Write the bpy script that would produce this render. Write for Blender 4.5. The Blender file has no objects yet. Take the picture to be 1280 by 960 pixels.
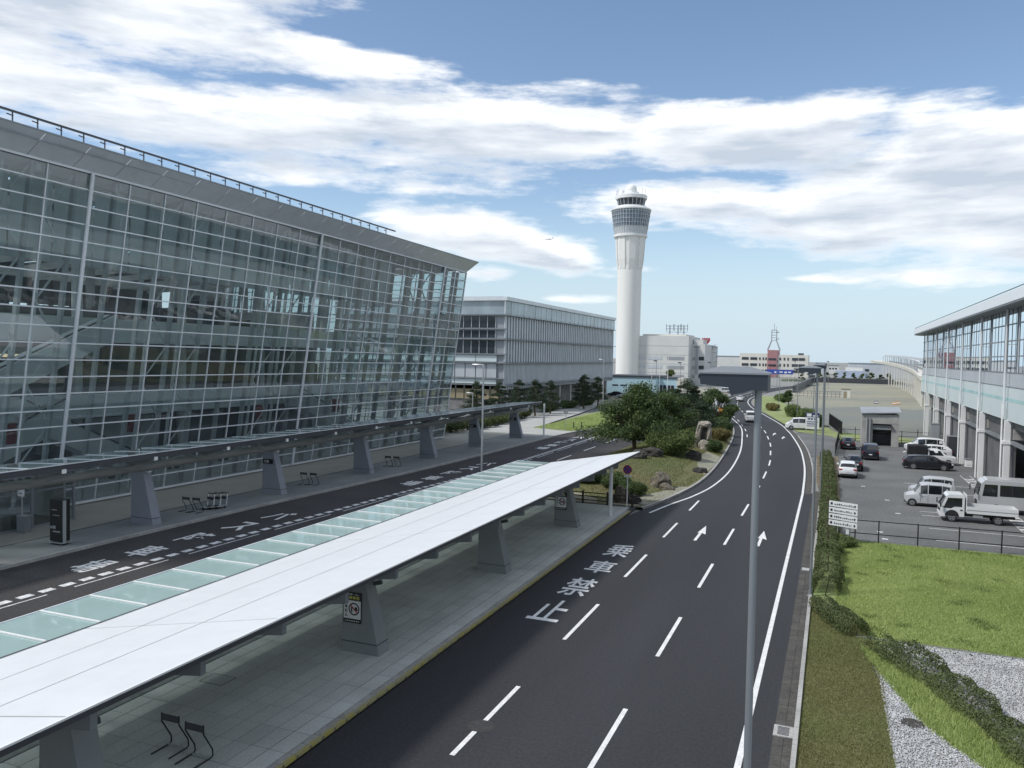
import bpy, math, random
import numpy as np
from mathutils import Vector, Matrix, noise as mnoise
random.seed(7)
rng = np.random.default_rng(7)
S = bpy.context.scene
COL = S.collection
R = math.radians

# ---------------------------------------------------------------- camera, sky, sun, exposure
CAM_H = 11.3
yaw, pitch, roll = R(21.9), R(-2.07), R(1.1)
fwd = Vector((-math.sin(yaw)*math.cos(pitch), math.cos(yaw)*math.cos(pitch), math.sin(pitch)))
r0 = Vector((math.cos(yaw), math.sin(yaw), 0)); u0 = r0.cross(fwd)
rt = r0*math.cos(roll) + u0*math.sin(roll)
up = u0*math.cos(roll) - r0*math.sin(roll)
cd = bpy.data.cameras.new('camera'); cam = bpy.data.objects.new('camera', cd); COL.objects.link(cam)
m = Matrix.Identity(4)
for i in range(3):
    m[i][0] = rt[i]; m[i][1] = up[i]; m[i][2] = -fwd[i]
m[2][3] = CAM_H
cam.matrix_world = m
cd.sensor_width = 36; cd.lens = 28.125; cd.clip_start = .1; cd.clip_end = 9000
S.camera = cam

SUN_EL, SUN_PHI = R(50), R(35)
sdir = Vector((-math.cos(SUN_EL)*math.cos(SUN_PHI), -math.cos(SUN_EL)*math.sin(SUN_PHI), math.sin(SUN_EL)))
ld = bpy.data.lights.new('sun', 'SUN'); ld.energy = 2.2; ld.angle = R(7); ld.color = (1, .97, .93)
lo = bpy.data.objects.new('sun', ld); COL.objects.link(lo)
lo.rotation_euler = sdir.to_track_quat('Z', 'Y').to_euler(); lo.location = (0, 0, 200)

S.view_settings.view_transform = 'Standard'; S.view_settings.look = 'None'
S.view_settings.gamma = 1; S.view_settings.use_curve_mapping = False
S.view_settings.exposure = 0.45
S.render.engine = 'CYCLES'
S.cycles.max_bounces = 7; S.cycles.transparent_max_bounces = 16; S.cycles.diffuse_bounces = 3
S.cycles.glossy_bounces = 3; S.cycles.caustics_reflective = False; S.cycles.caustics_refractive = False
S.cycles.use_denoising = True

W = bpy.data.worlds.new('World'); S.world = W; W.use_nodes = True
def build_world():
    nt = W.node_tree; N = nt.nodes; L = nt.links; N.clear()
    # cloud density as a function of (azimuth, elevation) in degrees
    g = bpy.data.node_groups.new('cloud_density', 'ShaderNodeTree')
    g.interface.new_socket('uv', in_out='INPUT', socket_type='NodeSocketVector')
    g.interface.new_socket('d', in_out='OUTPUT', socket_type='NodeSocketFloat')
    n = g.nodes; l = g.links
    gi = n.new('NodeGroupInput'); go = n.new('NodeGroupOutput')
    def math_(op, a, b=None, clamp=False):
        q = n.new('ShaderNodeMath'); q.operation = op; q.use_clamp = clamp
        for i, v in enumerate((a, b)):
            if v is None: continue
            if isinstance(v, (int, float)): q.inputs[i].default_value = v
            else: l.new(v, q.inputs[i])
        return q.outputs[0]
    def noise(vec, scale, detail, rough=.55):
        q = n.new('ShaderNodeTexNoise'); q.inputs['Scale'].default_value = scale
        q.inputs['Detail'].default_value = detail; q.inputs['Roughness'].default_value = rough
        l.new(vec, q.inputs['Vector']); return q
    def stretch(sx, sy, off=0):
        q = n.new('ShaderNodeMapping'); q.inputs['Scale'].default_value = (sx, sy, 1); q.inputs['Location'].default_value = (off, off*.7, off*.3)
        l.new(gi.outputs[0], q.inputs['Vector']); return q.outputs[0]
    # warp
    wn = noise(stretch(.09, .22, 3.1), 1.0, 3)
    sub = n.new('ShaderNodeVectorMath'); sub.operation = 'SUBTRACT'; l.new(wn.outputs['Color'], sub.inputs[0]); sub.inputs[1].default_value = (.5, .5, .5)
    mul = n.new('ShaderNodeVectorMath'); mul.operation = 'MULTIPLY'; l.new(sub.outputs[0], mul.inputs[0]); mul.inputs[1].default_value = (5.0, 1.5, 0)
    add = n.new('ShaderNodeVectorMath'); add.operation = 'ADD'; l.new(gi.outputs[0], add.inputs[0]); l.new(mul.outputs[0], add.inputs[1])
    blobs = [(-46, 21.5, 12, 4.6, 0), (-35, 19.6, 8.5, 1.5, -3), (-56, 17, 9, 5, 0), (-54, 27, 16, 6, 0),
             (-42, 15.0, 15, 2.7, 0), (-24, 15.4, 14, 2.9, 0), (-6, 14.6, 13, 2.7, -3), (8, 13.2, 11, 3.0, -3),
             (-8, 11.0, 9, 1.9, -2), (1, 10.0, 10, 3.2, -3), (10, 8.6, 10, 3.4, 0), (9, 5.6, 8, .9, 0),
             (-36, 11.6, 7, .9, 0), (-27, 8.8, 9, 1.6, -6), (-18.5, 7.1, 4.5, 1.2, -8),
             (-23.2, 5.7, 2.2, .5, 0), (-17.7, 3.9, 2.4, .3, 0), (-13.5, 6.3, 2.6, .3, 0), (0, 5.4, 3.5, .35, 0)]
    acc = None
    for (u, v, ru, rv, tilt) in blobs:
        q = n.new('ShaderNodeMapping'); q.vector_type = 'TEXTURE'
        q.inputs['Location'].default_value = (u, v, 0); q.inputs['Rotation'].default_value = (0, 0, R(tilt)); q.inputs['Scale'].default_value = (ru, rv, 1)
        l.new(add.outputs[0], q.inputs['Vector'])
        ln = n.new('ShaderNodeVectorMath'); ln.operation = 'LENGTH'; l.new(q.outputs[0], ln.inputs[0])
        d = math_('SUBTRACT', 1.0, ln.outputs['Value'])
        if rv < 1.0: d = math_('MULTIPLY', d, .42)
        acc = d if acc is None else math_('MAXIMUM', acc, d)
    # the rest of the sky carries the same kind of banks: broad noise takes over away from the ones placed above
    far = n.new('ShaderNodeMapping'); far.vector_type = 'TEXTURE'; far.inputs['Location'].default_value = (-22, 11, 0); far.inputs['Scale'].default_value = (44, 19, 1); l.new(gi.outputs[0], far.inputs['Vector'])
    fl = n.new('ShaderNodeVectorMath'); fl.operation = 'LENGTH'; l.new(far.outputs[0], fl.inputs[0])
    fm = math_('MULTIPLY', math_('SUBTRACT', fl.outputs['Value'], .85), 3.0, True)
    bn = noise(stretch(.035, .12, 21.3), 1.0, 2)
    ob = math_('MULTIPLY', math_('SUBTRACT', bn.outputs[0], .47), 5.0)
    ob = math_('SUBTRACT', math_('MULTIPLY', math_('ADD', ob, 1.0), fm), 1.0)
    acc = math_('MAXIMUM', math_('MAXIMUM', acc, ob), -1.0)
    f1 = noise(stretch(.10, .52, 11.7), 1.0, 6, .56)
    f2 = noise(stretch(.5, 1.5, 4.2), 1.0, 5, .62)
    nn = math_('ADD', math_('MULTIPLY', math_('SUBTRACT', f1.outputs[0], .5), 2.5), math_('MULTIPLY', math_('SUBTRACT', f2.outputs[0], .5), .72))
    tot = math_('ADD', math_('MULTIPLY', acc, 1.25), nn)
    mr = n.new('ShaderNodeMapRange'); mr.interpolation_type = 'SMOOTHSTEP'
    l.new(tot, mr.inputs['Value']); mr.inputs['From Min'].default_value = -.15; mr.inputs['From Max'].default_value = .55
    l.new(mr.outputs[0], go.inputs[0])

    tc = N.new('ShaderNodeTexCoord'); sx = N.new('ShaderNodeSeparateXYZ'); L.new(tc.outputs['Generated'], sx.inputs[0])
    def M_(op, a, b=None, clamp=False):
        q = N.new('ShaderNodeMath'); q.operation = op; q.use_clamp = clamp
        for i, v in enumerate((a, b)):
            if v is None: continue
            if isinstance(v, (int, float)): q.inputs[i].default_value = v
            else: L.new(v, q.inputs[i])
        return q.outputs[0]
    az = M_('MULTIPLY', M_('ARCTAN2', sx.outputs[0], sx.outputs[1]), 180/math.pi)
    el = M_('MULTIPLY', M_('ARCSINE', sx.outputs[2]), 180/math.pi)
    def dens(dv, du=0):
        cb = N.new('ShaderNodeCombineXYZ'); L.new(M_('ADD', az, du), cb.inputs[0]); L.new(M_('ADD', el, dv), cb.inputs[1])
        q = N.new('ShaderNodeGroup'); q.node_tree = g; L.new(cb.outputs[0], q.inputs[0]); return q.outputs[0]
    d0 = dens(0); d1 = dens(1.5, -.8)
    cbn = N.new('ShaderNodeCombineXYZ'); L.new(M_('MULTIPLY', az, .10), cbn.inputs[0]); L.new(M_('MULTIPLY', el, .5), cbn.inputs[1])
    bn2 = N.new('ShaderNodeTexNoise'); bn2.inputs['Scale'].default_value = 1.0; bn2.inputs['Detail'].default_value = 5; bn2.inputs['Roughness'].default_value = .55; L.new(cbn.outputs[0], bn2.inputs['Vector'])
    bil = N.new('ShaderNodeMapRange'); L.new(bn2.outputs[0], bil.inputs['Value']); bil.inputs['From Min'].default_value = .36; bil.inputs['From Max'].default_value = .66; bil.inputs['To Min'].default_value = .25; bil.inputs['To Max'].default_value = 1.15
    shade = M_('MULTIPLY', d1, bil.outputs[0])
    shade = M_('MULTIPLY', shade, d0)
    cc = N.new('ShaderNodeMix'); cc.data_type = 'RGBA'; L.new(shade, cc.inputs['Factor'])
    cc.inputs['A'].default_value = (7.9, 8.0, 8.1, 1); cc.inputs['B'].default_value = (4.1, 4.6, 5.3, 1)
    sky = N.new('ShaderNodeTexSky'); sky.sky_type = 'NISHITA'; sky.sun_disc = False
    sky.sun_elevation = SUN_EL; sky.sun_rotation = math.atan2(sdir.x, sdir.y)
    sky.altitude = 10; sky.air_density = 1.0; sky.dust_density = .3; sky.ozone_density = 1.5
    mx = N.new('ShaderNodeMix'); mx.data_type = 'RGBA'
    # thin out towards the horizon where one looks through more air
    hz = N.new('ShaderNodeMapRange'); L.new(el, hz.inputs['Value']); hz.inputs['From Min'].default_value = 0; hz.inputs['From Max'].default_value = 6
    hz.inputs['To Min'].default_value = .25; hz.inputs['To Max'].default_value = .95
    L.new(M_('MULTIPLY', d0, hz.outputs[0]), mx.inputs['Factor'])
    # moist sea air: the blue pales towards the horizon all the way round
    hm = N.new('ShaderNodeMapRange'); hm.interpolation_type = 'SMOOTHERSTEP'; L.new(el, hm.inputs['Value']); hm.inputs['From Min'].default_value = -1; hm.inputs['From Max'].default_value = 13
    hm.inputs['To Min'].default_value = .92; hm.inputs['To Max'].default_value = .0
    hx = N.new('ShaderNodeMix'); hx.data_type = 'RGBA'; L.new(hm.outputs[0], hx.inputs['Factor']); L.new(sky.outputs[0], hx.inputs['A']); hx.inputs['B'].default_value = (4.0, 5.05, 5.9, 1)
    L.new(hx.outputs['Result'], mx.inputs['A']); L.new(cc.outputs['Result'], mx.inputs['B'])
    bg = N.new('ShaderNodeBackground'); bg.inputs['Strength'].default_value = .108
    L.new(mx.outputs['Result'], bg.inputs['Color'])
    out = N.new('ShaderNodeOutputWorld'); L.new(bg.outputs[0], out.inputs[0])
build_world()
W.cycles.sampling_method = 'MANUAL'; W.cycles.sample_map_resolution = 512

# ---------------------------------------------------------------- materials
MATS = {}
def mat(name, col, rough=.6, metal=0, var=.12, vs=.5, fine=0., fs=30, bump=0., bs=40, spec=.5, col2=None, stretch=None, emit=None, objrand=0.):
    mt = bpy.data.materials.new(name); mt.use_nodes = True; nt = mt.node_tree; N = nt.nodes; L = nt.links
    b = N['Principled BSDF']; b.inputs['Roughness'].default_value = rough; b.inputs['Metallic'].default_value = metal
    b.inputs['Specular IOR Level'].default_value = spec
    tc = N.new('ShaderNodeNewGeometry'); vec = tc.outputs['Position']
    vec0 = vec
    if stretch:
        mp = N.new('ShaderNodeMapping'); mp.inputs['Scale'].default_value = stretch; L.new(vec, mp.inputs[0]); vec = mp.outputs[0]
    def nz(s, d, raw=False):
        q = N.new('ShaderNodeTexNoise'); q.inputs['Scale'].default_value = s; q.inputs['Detail'].default_value = d; L.new(vec0 if raw else vec, q.inputs['Vector']); return q.outputs[0]
    c2 = col2 or tuple(c*(1-var) for c in col); c1 = col if col2 else tuple(min(1, c*(1+var)) for c in col)
    mx = N.new('ShaderNodeMix'); mx.data_type = 'RGBA'
    mr = N.new('ShaderNodeMapRange'); L.new(nz(vs, 5), mr.inputs[0]); mr.inputs[1].default_value = .32; mr.inputs[2].default_value = .68
    L.new(mr.outputs[0], mx.inputs['Factor']); mx.inputs['A'].default_value = (*c1, 1); mx.inputs['B'].default_value = (*c2, 1)
    outc = mx.outputs['Result']
    if fine:
        m2 = N.new('ShaderNodeMix'); m2.data_type = 'RGBA'; m2.blend_type = 'MULTIPLY'; m2.inputs['Factor'].default_value = 1
        r2 = N.new('ShaderNodeMapRange'); L.new(nz(fs, 2, True), r2.inputs[0]); r2.inputs[1].default_value = .3; r2.inputs[2].default_value = .7
        r2.inputs[3].default_value = 1-fine; r2.inputs[4].default_value = 1+fine
        cb = N.new('ShaderNodeCombineColor'); 
        for i in range(3): L.new(r2.outputs[0], cb.inputs[i])
        L.new(outc, m2.inputs['A']); L.new(cb.outputs[0], m2.inputs['B']); outc = m2.outputs['Result']
    if objrand:
        oi = N.new('ShaderNodeObjectInfo'); hs = N.new('ShaderNodeHueSaturation'); r3 = N.new('ShaderNodeMapRange')
        L.new(oi.outputs['Random'], r3.inputs[0]); r3.inputs[3].default_value = 1-objrand; r3.inputs[4].default_value = 1+objrand
        L.new(r3.outputs[0], hs.inputs['Value']); L.new(outc, hs.inputs['Color']); outc = hs.outputs[0]
    L.new(outc, b.inputs['Base Color'])
    if bump:
        bp = N.new('ShaderNodeBump'); bp.inputs['Strength'].default_value = bump; bp.inputs['Distance'].default_value = .02
        L.new(nz(bs, 3, True), bp.inputs['Height']); L.new(bp.outputs[0], b.inputs['Normal'])
    if emit:
        b.inputs['Emission Color'].default_value = (*emit[0], 1); b.inputs['Emission Strength'].default_value = emit[1]
    MATS[name] = mt; return mt
def glass(name, tint=(.72, .82, .82), base=.08, rough=.015, ior=1.5, gl=(1, 1, 1)):
    mt = bpy.data.materials.new(name); mt.use_nodes = True; nt = mt.node_tree; N = nt.nodes; L = nt.links; N.clear()
    tr = N.new('ShaderNodeBsdfTransparent'); tr.inputs[0].default_value = (*tint, 1)
    gs = N.new('ShaderNodeBsdfGlossy'); gs.inputs['Roughness'].default_value = rough; gs.inputs['Color'].default_value = (*gl, 1)
    fr = N.new('ShaderNodeFresnel'); fr.inputs[0].default_value = ior
    ad = N.new('ShaderNodeMath'); ad.operation = 'ADD'; ad.use_clamp = True; ad.inputs[1].default_value = base; L.new(fr.outputs[0], ad.inputs[0])
    # slight waviness of real panes
    tc = N.new('ShaderNodeTexCoord'); nz = N.new('ShaderNodeTexNoise'); nz.inputs['Scale'].default_value = .35; L.new(tc.outputs['Object'], nz.inputs['Vector'])
    bp = N.new('ShaderNodeBump'); bp.inputs['Strength'].default_value = .06; bp.inputs['Distance'].default_value = .1; L.new(nz.outputs[0], bp.inputs['Height']); L.new(bp.outputs[0], gs.inputs['Normal'])
    mx = N.new('ShaderNodeMixShader'); L.new(ad.outputs[0], mx.inputs[0]); L.new(tr.outputs[0], mx.inputs[1]); L.new(gs.outputs[0], mx.inputs[2])
    o = N.new('ShaderNodeOutputMaterial'); L.new(mx.outputs[0], o.inputs[0]); MATS[name] = mt; return mt
def leafmat(name, dark, light, trans=.25, ns=.9, nw=1.1):
    mt = bpy.data.materials.new(name); mt.use_nodes = True; nt = mt.node_tree; N = nt.nodes; L = nt.links; N.clear()
    ge = N.new('ShaderNodeNewGeometry'); mx = N.new('ShaderNodeMix'); mx.data_type = 'RGBA'
    tc = N.new('ShaderNodeTexCoord'); nz = N.new('ShaderNodeTexNoise'); nz.inputs['Scale'].default_value = ns; nz.inputs['Detail'].default_value = 3; L.new(tc.outputs['Object'], nz.inputs['Vector'])
    a = N.new('ShaderNodeMath'); a.operation = 'MULTIPLY_ADD'; L.new(nz.outputs[0], a.inputs[0]); a.inputs[1].default_value = nw; a.inputs[2].default_value = .15-.5*nw
    s = N.new('ShaderNodeMath'); s.operation = 'MULTIPLY_ADD'; s.use_clamp = True; L.new(ge.outputs['Random Per Island'], s.inputs[0]); s.inputs[1].default_value = .7; L.new(a.outputs[0], s.inputs[2])
    L.new(s.outputs[0], mx.inputs['Factor']); mx.inputs['A'].default_value = (*dark, 1); mx.inputs['B'].default_value = (*light, 1)
    d = N.new('ShaderNodeBsdfPrincipled'); d.inputs['Roughness'].default_value = .55; d.inputs['Specular IOR Level'].default_value = .3; L.new(mx.outputs['Result'], d.inputs['Base Color'])
    t = N.new('ShaderNodeBsdfTranslucent'); L.new(mx.outputs['Result'], t.inputs[0])
    ms = N.new('ShaderNodeMixShader'); ms.inputs[0].default_value = trans; L.new(d.outputs[0], ms.inputs[1]); L.new(t.outputs[0], ms.inputs[2])
    o = N.new('ShaderNodeOutputMaterial'); L.new(ms.outputs[0], o.inputs[0]); MATS[name] = mt; return mt

mat('asphalt', (.038, .0395, .043), .80, var=.13, vs=.35, stretch=(1, .10, 1), fine=.17, fs=9, bump=.5, bs=90, spec=.3)
mat('asphalt_old', (.15, .154, .152), .88, var=.18, vs=.2, fine=.22, fs=6, bump=.4, bs=60, spec=.3)
mat('asphalt_inner', (.055, .053, .053), .85, var=.2, vs=.15, fine=.25, fs=8, bump=.4, bs=80, spec=.3)
mat('road_paint', (.74, .74, .72), .6, var=.1, vs=2.5, fine=.14, fs=14)
mat('worn_paint', (.66, .66, .65), .65, var=.25, vs=2.5, fine=.3, fs=9)
mat('yellow_paint', (.42, .36, .08), .65, var=.2, vs=3, col2=(.33, .31, .2))
mat('slab', (.53, .55, .515), .8, var=.14, vs=.35, fine=.1, fs=14, bump=.15, bs=60, objrand=.06)
mat('slab_joint', (.07, .07, .068), .9)
mat('pale_paving', (.40, .40, .375), .85, var=.1, vs=.3, fine=.08, fs=10)
mat('term_paving', (.21, .215, .215), .8, var=.1, vs=.4, fine=.08, fs=12)
mat('term_paving_warm', (.30, .295, .26), .75, var=.08, vs=.4, fine=.06, fs=12)
mat('drain', (.07, .07, .07), .7)
mat('concrete', (.36, .355, .335), .85, var=.15, vs=.7, fine=.14, fs=8, bump=.3, bs=30)
mat('concrete_dark', (.2, .2, .195), .88, var=.2, vs=.5, fine=.12, fs=5, bump=.2)
mat('gutter', (.075, .07, .062), .88, var=.25, vs=1.5, fine=.2, fs=10, bump=.3, objrand=.1)
mat('soil', (.16, .13, .085), .95, var=.3, vs=.8, fine=.3, fs=12, bump=.6, bs=20)
mat('lawn_ground', (.22, .28, .10), .95, vs=.2, col2=(.26, .285, .12), fine=.35, fs=14, bump=.6, bs=25)
mat('dry_lawn', (.115, .135, .048), .95, vs=.16, col2=(.15, .125, .058), fine=.3, fs=16, bump=.5, bs=25)
mat('plot_near', (.165, .18, .17), .95, vs=.05, col2=(.20, .205, .17), fine=.12, fs=3, bump=.2, bs=6)
mat('vacant_gravel', (.33, .305, .22), .95, vs=.03, col2=(.21, .22, .18), fine=.12, fs=2, bump=.2, bs=6)
mat('far_ground', (.22, .225, .21), .95, vs=.01, col2=(.27, .27, .255))
mat('stone_white', (.52, .53, .53), .85, var=.2, vs=9)
mat('monument_stone', (.25, .225, .185), .9, vs=1.2, col2=(.36, .33, .28), fine=.3, fs=6, bump=.7, bs=9)
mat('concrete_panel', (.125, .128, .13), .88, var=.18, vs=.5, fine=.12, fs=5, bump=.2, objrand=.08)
mat('rock', (.075, .066, .052), .9, vs=1.2, col2=(.19, .165, .125), fine=.35, fs=7, bump=.8, bs=9)
mat('rock_dark', (.03, .028, .026), .9, vs=1.2, col2=(.075, .068, .06), fine=.35, fs=7, bump=.8, bs=9)
mat('steel_light', (.67, .70, .72), .45, .1, var=.06)
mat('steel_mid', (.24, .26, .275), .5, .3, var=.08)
mat('tube_grey', (.30, .295, .28), .55, .1, var=.1)
mat('steel_dark', (.07, .075, .085), .5, .4, var=.1)
mat('black_metal', (.018, .018, .02), .5, .2, var=.2)
mat('lamp_grey', (.036, .046, .06), .45, .3, var=.06)
mat('lamp_pole', (.25, .27, .285), .45, .4, var=.06, stretch=(1, 1, .15))
mat('galvanised', (.42, .44, .45), .5, .5, var=.1)
mat('fascia', (.66, .69, .73), .42, .25, var=.05, vs=.3, fine=.04, fs=2, stretch=(1, 1, .3))
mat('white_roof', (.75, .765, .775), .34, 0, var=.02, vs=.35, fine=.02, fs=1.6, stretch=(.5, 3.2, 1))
mat('white_paint', (.78, .78, .76), .5, var=.04)
mat('seam', (.20, .185, .17), .7)
mat('pillar_grey', (.23, .245, .245), .55, .1, var=.06, vs=.8, fine=.05, fs=20)
mat('pillar_blue', (.25, .265, .30), .55, .1, var=.06, vs=.8, fine=.05, fs=20)
mat('interior_white', (.74, .78, .78), .6, var=.06)
mat('interior_grey', (.56, .60, .61), .6, var=.1)
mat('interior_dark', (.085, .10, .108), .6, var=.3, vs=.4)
mat('interior_red', (.25, .03, .03), .6)
mat('tower_white', (.76, .75, .71), .6, var=.04, vs=.3, stretch=(1, 1, .1))
mat('tower_clad', (.55, .57, .58), .5, .1, var=.05)
mat('dark_window', (.035, .045, .055), .12, 0, var=.3, vs=.3, spec=.8)
mat('blue_window', (.30, .37, .41), .1, 0, var=.3, vs=.2, spec=.9)  # pale sky reflection is put into the pane colour
mat('panel_grey', (.50, .53, .56), .5, .2, var=.07, vs=.4)
mat('panel_grey2', (.33, .35, .37), .5, .2, var=.07, vs=.4)
mat('tan_louver', (.30, .255, .16), .6, var=.15, vs=1)
mat('cream_wall', (.66, .64, .57), .75, var=.05, vs=.2)
mat('pale_wall', (.60, .60, .575), .75, var=.05, vs=.2)
mat('sky_blue_wall', (.42, .60, .68), .6, var=.05, vs=.3)
mat('teal_panel', (.62, .70, .70), .4, .05, var=.04, vs=.3)
mat('teal_stripe', (.38, .58, .58), .4)
mat('pink_wall', (.38, .19, .19), .7, var=.08)
mat('red_paint', (.55, .08, .09), .5)
mat('blue_sign', (.03, .07, .34), .45, var=.08)
mat('navy_sign', (.03, .03, .13), .45, var=.1)
mat('sign_white', (.74, .75, .74), .5, var=.03)
mat('sign_black', (.012, .012, .014), .35, var=.3)
mat('sign_yellow', (.62, .58, .12), .5)
mat('sign_green', (.02, .24, .13), .5)
mat('sign_red', (.45, .04, .05), .5)
mat('far_blue_wall', (.40, .46, .56), .6)
mat('orange', (.55, .25, .05), .55)
mat('bark', (.10, .075, .05), .9, var=.3, vs=2, bump=.7, bs=14, stretch=(2, 2, .5))
mat('wood_dark', (.045, .035, .028), .8, var=.25, vs=4)
mat('car_white', (.74, .75, .75), .22, var=.02, spec=.6)
mat('car_silver', (.56, .57, .58), .3, .2, var=.03, spec=.6)
mat('car_black', (.012, .013, .018), .16, .1, var=.05, spec=.7)
mat('car_navy', (.02, .022, .035), .18, .2, var=.05, spec=.7)
mat('car_glass', (.012, .015, .018), .06, 0, var=.1, spec=.9)
mat('tyre', (.018, .018, .018), .85, var=.2)
mat('rim', (.45, .46, .47), .35, .8, var=.1)
mat('tail_red', (.35, .015, .015), .25)
mat('head_lamp', (.65, .67, .68), .12, .3)
mat('plastic_black', (.02, .02, .021), .6)
mat('truck_bed', (.30, .31, .31), .6, .2, var=.15, vs=2)
mat('canvas_black', (.016, .016, .018), .85, var=.3)

def frosted(name, tint, dif, kd, base, rough=.03):
    mt = glass(name, tint, base, rough); N = mt.node_tree.nodes; L = mt.node_tree.links
    mx = next(q for q in N if q.type == 'MIX_SHADER'); tr = next(q for q in N if q.type == 'BSDF_TRANSPARENT')
    df = N.new('ShaderNodeBsdfDiffuse'); df.inputs[0].default_value = (*dif, 1); tl = N.new('ShaderNodeBsdfTranslucent'); tl.inputs[0].default_value = (*dif, 1)
    m1 = N.new('ShaderNodeMixShader'); m1.inputs[0].default_value = .5; L.new(df.outputs[0], m1.inputs[1]); L.new(tl.outputs[0], m1.inputs[2])
    m2 = N.new('ShaderNodeMixShader'); m2.inputs[0].default_value = kd; L.new(tr.outputs[0], m2.inputs[1]); L.new(m1.outputs[0], m2.inputs[2]); L.new(m2.outputs[0], mx.inputs[1]); return mt
frosted('canopy_glass', (.84, .96, .94), (.74, 1.0, .965), .75, .04)
frosted('walk_glass', (.65, .80, .78), (.62, .82, .79), .62, .06)
frosted('facade_glass', (.76, .86, .87), (.55, .68, .72), .085, .05, .015)  # clear panes with a bluish diffuse veil imitating pale reflection, lifting the blacks
frosted('added_roof_light', (.8, .85, .85), (.85, .9, .9), .9, .05, .2)  # translucent strips added to the terminal roof to brighten the hall
glass('station_glass', (.35, .40, .43), .62, gl=(.9, .95, 1))
glass('shelter_glass', (.6, .68, .68), .08)
leafmat('leaf_tree', (.034, .06, .022), (.13, .185, .062), .3)
leafmat('leaf_light', (.065, .105, .033), (.21, .26, .09), .3)
leafmat('leaf_pine', (.018, .036, .02), (.065, .095, .045), .12)
leafmat('leaf_hedge', (.045, .065, .022), (.16, .195, .075))
leafmat('leaf_yellow', (.11, .10, .03), (.27, .23, .09))
leafmat('grass_blade', (.24, .33, .09), (.53, .60, .24), .3, .18, 1.3)
leafmat('grass_garden', (.085, .11, .035), (.20, .21, .08), .2, .3, 1.8)
leafmat('grass_dry', (.125, .145, .045), (.25, .25, .10), .2, .35, 1.6)

# ---------------------------------------------------------------- mesh helpers
class MB:
    def __init__(s): s.v = []; s.f = []
    def add(s, vs, fs):
        o = len(s.v); s.v += [tuple(p) for p in vs]; s.f += [tuple(i+o for i in f) for f in fs]; return s
    def box(s, x0, x1, y0, y1, z0, z1):
        return s.add([(x0,y0,z0),(x1,y0,z0),(x1,y1,z0),(x0,y1,z0),(x0,y0,z1),(x1,y0,z1),(x1,y1,z1),(x0,y1,z1)],
                     [(0,3,2,1),(4,5,6,7),(0,1,5,4),(1,2,6,5),(2,3,7,6),(3,0,4,7)])
    def beam(s, p, q, w, h, upv=(0, 0, 1)):
        p = Vector(p); q = Vector(q); d = (q-p).normalized(); u = Vector(upv)
        if abs(d.dot(u)) > .98: u = Vector((0, 1, 0))
        a = d.cross(u).normalized(); b = a.cross(d).normalized(); a *= w/2; b *= h/2
        return s.add([p-a-b, p+a-b, p+a+b, p-a+b, q-a-b, q+a-b, q+a+b, q-a+b],
                     [(0,1,2,3)[::-1],(4,5,6,7)[::-1],(0,4,5,1)[::-1],(1,5,6,2)[::-1],(2,6,7,3)[::-1],(3,7,4,0)[::-1]])
    def tube(s, pts, rad, n=8, cap=True):
        pts = [Vector(p) for p in pts]; rad = rad if hasattr(rad, '__len__') else [rad]*len(pts)
        rings = []; ref = None
        for i, p in enumerate(pts):
            d = (pts[min(i+1, len(pts)-1)]-pts[max(i-1, 0)]).normalized()
            u = Vector((0, 0, 1)) if abs(d.z) < .9 else Vector((1, 0, 0))
            if ref is not None: u = ref
            a = d.cross(u).normalized(); b = a.cross(d).normalized(); ref = b
            rings.append([p+(a*math.cos(t)+b*math.sin(t))*rad[i] for t in [2*math.pi*k/n for k in range(n)]])
        return s.loft(rings, True, cap)
    def loft(s, rings, closed=True, cap=False):
        o = len(s.v); n = len(rings[0])
        for r_ in rings: s.v += [tuple(p) for p in r_]
        for i in range(len(rings)-1):
            for k in range(n if closed else n-1):
                a = o+i*n+k; b = o+i*n+(k+1) % n
                s.f.append((a, b, b+n, a+n))
        if cap:
            s.f.append(tuple(o+k for k in range(n))[::-1]); e = o+(len(rings)-1)*n; s.f.append(tuple(e+k for k in range(n)))
        return s
    def lathe(s, prof, c=(0, 0, 0), n=24, cap=True):
        rings = [[(c[0]+r_*math.cos(2*math.pi*k/n), c[1]+r_*math.sin(2*math.pi*k/n), c[2]+z) for k in range(n)] for r_, z in prof]
        return s.loft(rings, True, cap)
    def prism(s, poly, z0, z1):
        n = len(poly); a = sum(poly[i][0]*poly[(i+1) % n][1]-poly[(i+1) % n][0]*poly[i][1] for i in range(n))
        if a < 0: poly = poly[::-1]
        return s.add([(x, y, z0) for x, y in poly]+[(x, y, z1) for x, y in poly],
                     [tuple(range(n))[::-1], tuple(range(n, 2*n))]+[(i, (i+1) % n, n+(i+1) % n, n+i) for i in range(n)])
    def poly(s, pts): return s.add(pts, [tuple(range(len(pts)))])
    def mesh(s, name, smooth=False, ang=35):
        me = bpy.data.meshes.new(name); me.from_pydata(s.v, [], s.f); me.update()
        if smooth:
            me.polygons.foreach_set('use_smooth', [True]*len(me.polygons)); me.set_sharp_from_angle(angle=R(ang))
        return me
    def build(s, name, mt, parent=None, smooth=False, **kw):
        return link(name, s.mesh(name, smooth), mt, parent, **kw)
WORLD = {}
def link(name, me, mt, parent=None, label=None, cat=None, group=None, kind=None):
    if mt is not None:
        if not me.materials: me.materials.append(MATS[mt] if isinstance(mt, str) else mt)
    o = bpy.data.objects.new(name, me); COL.objects.link(o)
    if parent is not None:
        o.parent = parent
        if parent.type == 'EMPTY': o.matrix_parent_inverse = Matrix.Translation(-parent.location)
    tag(o, label, cat, group, kind)
    return o
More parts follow.
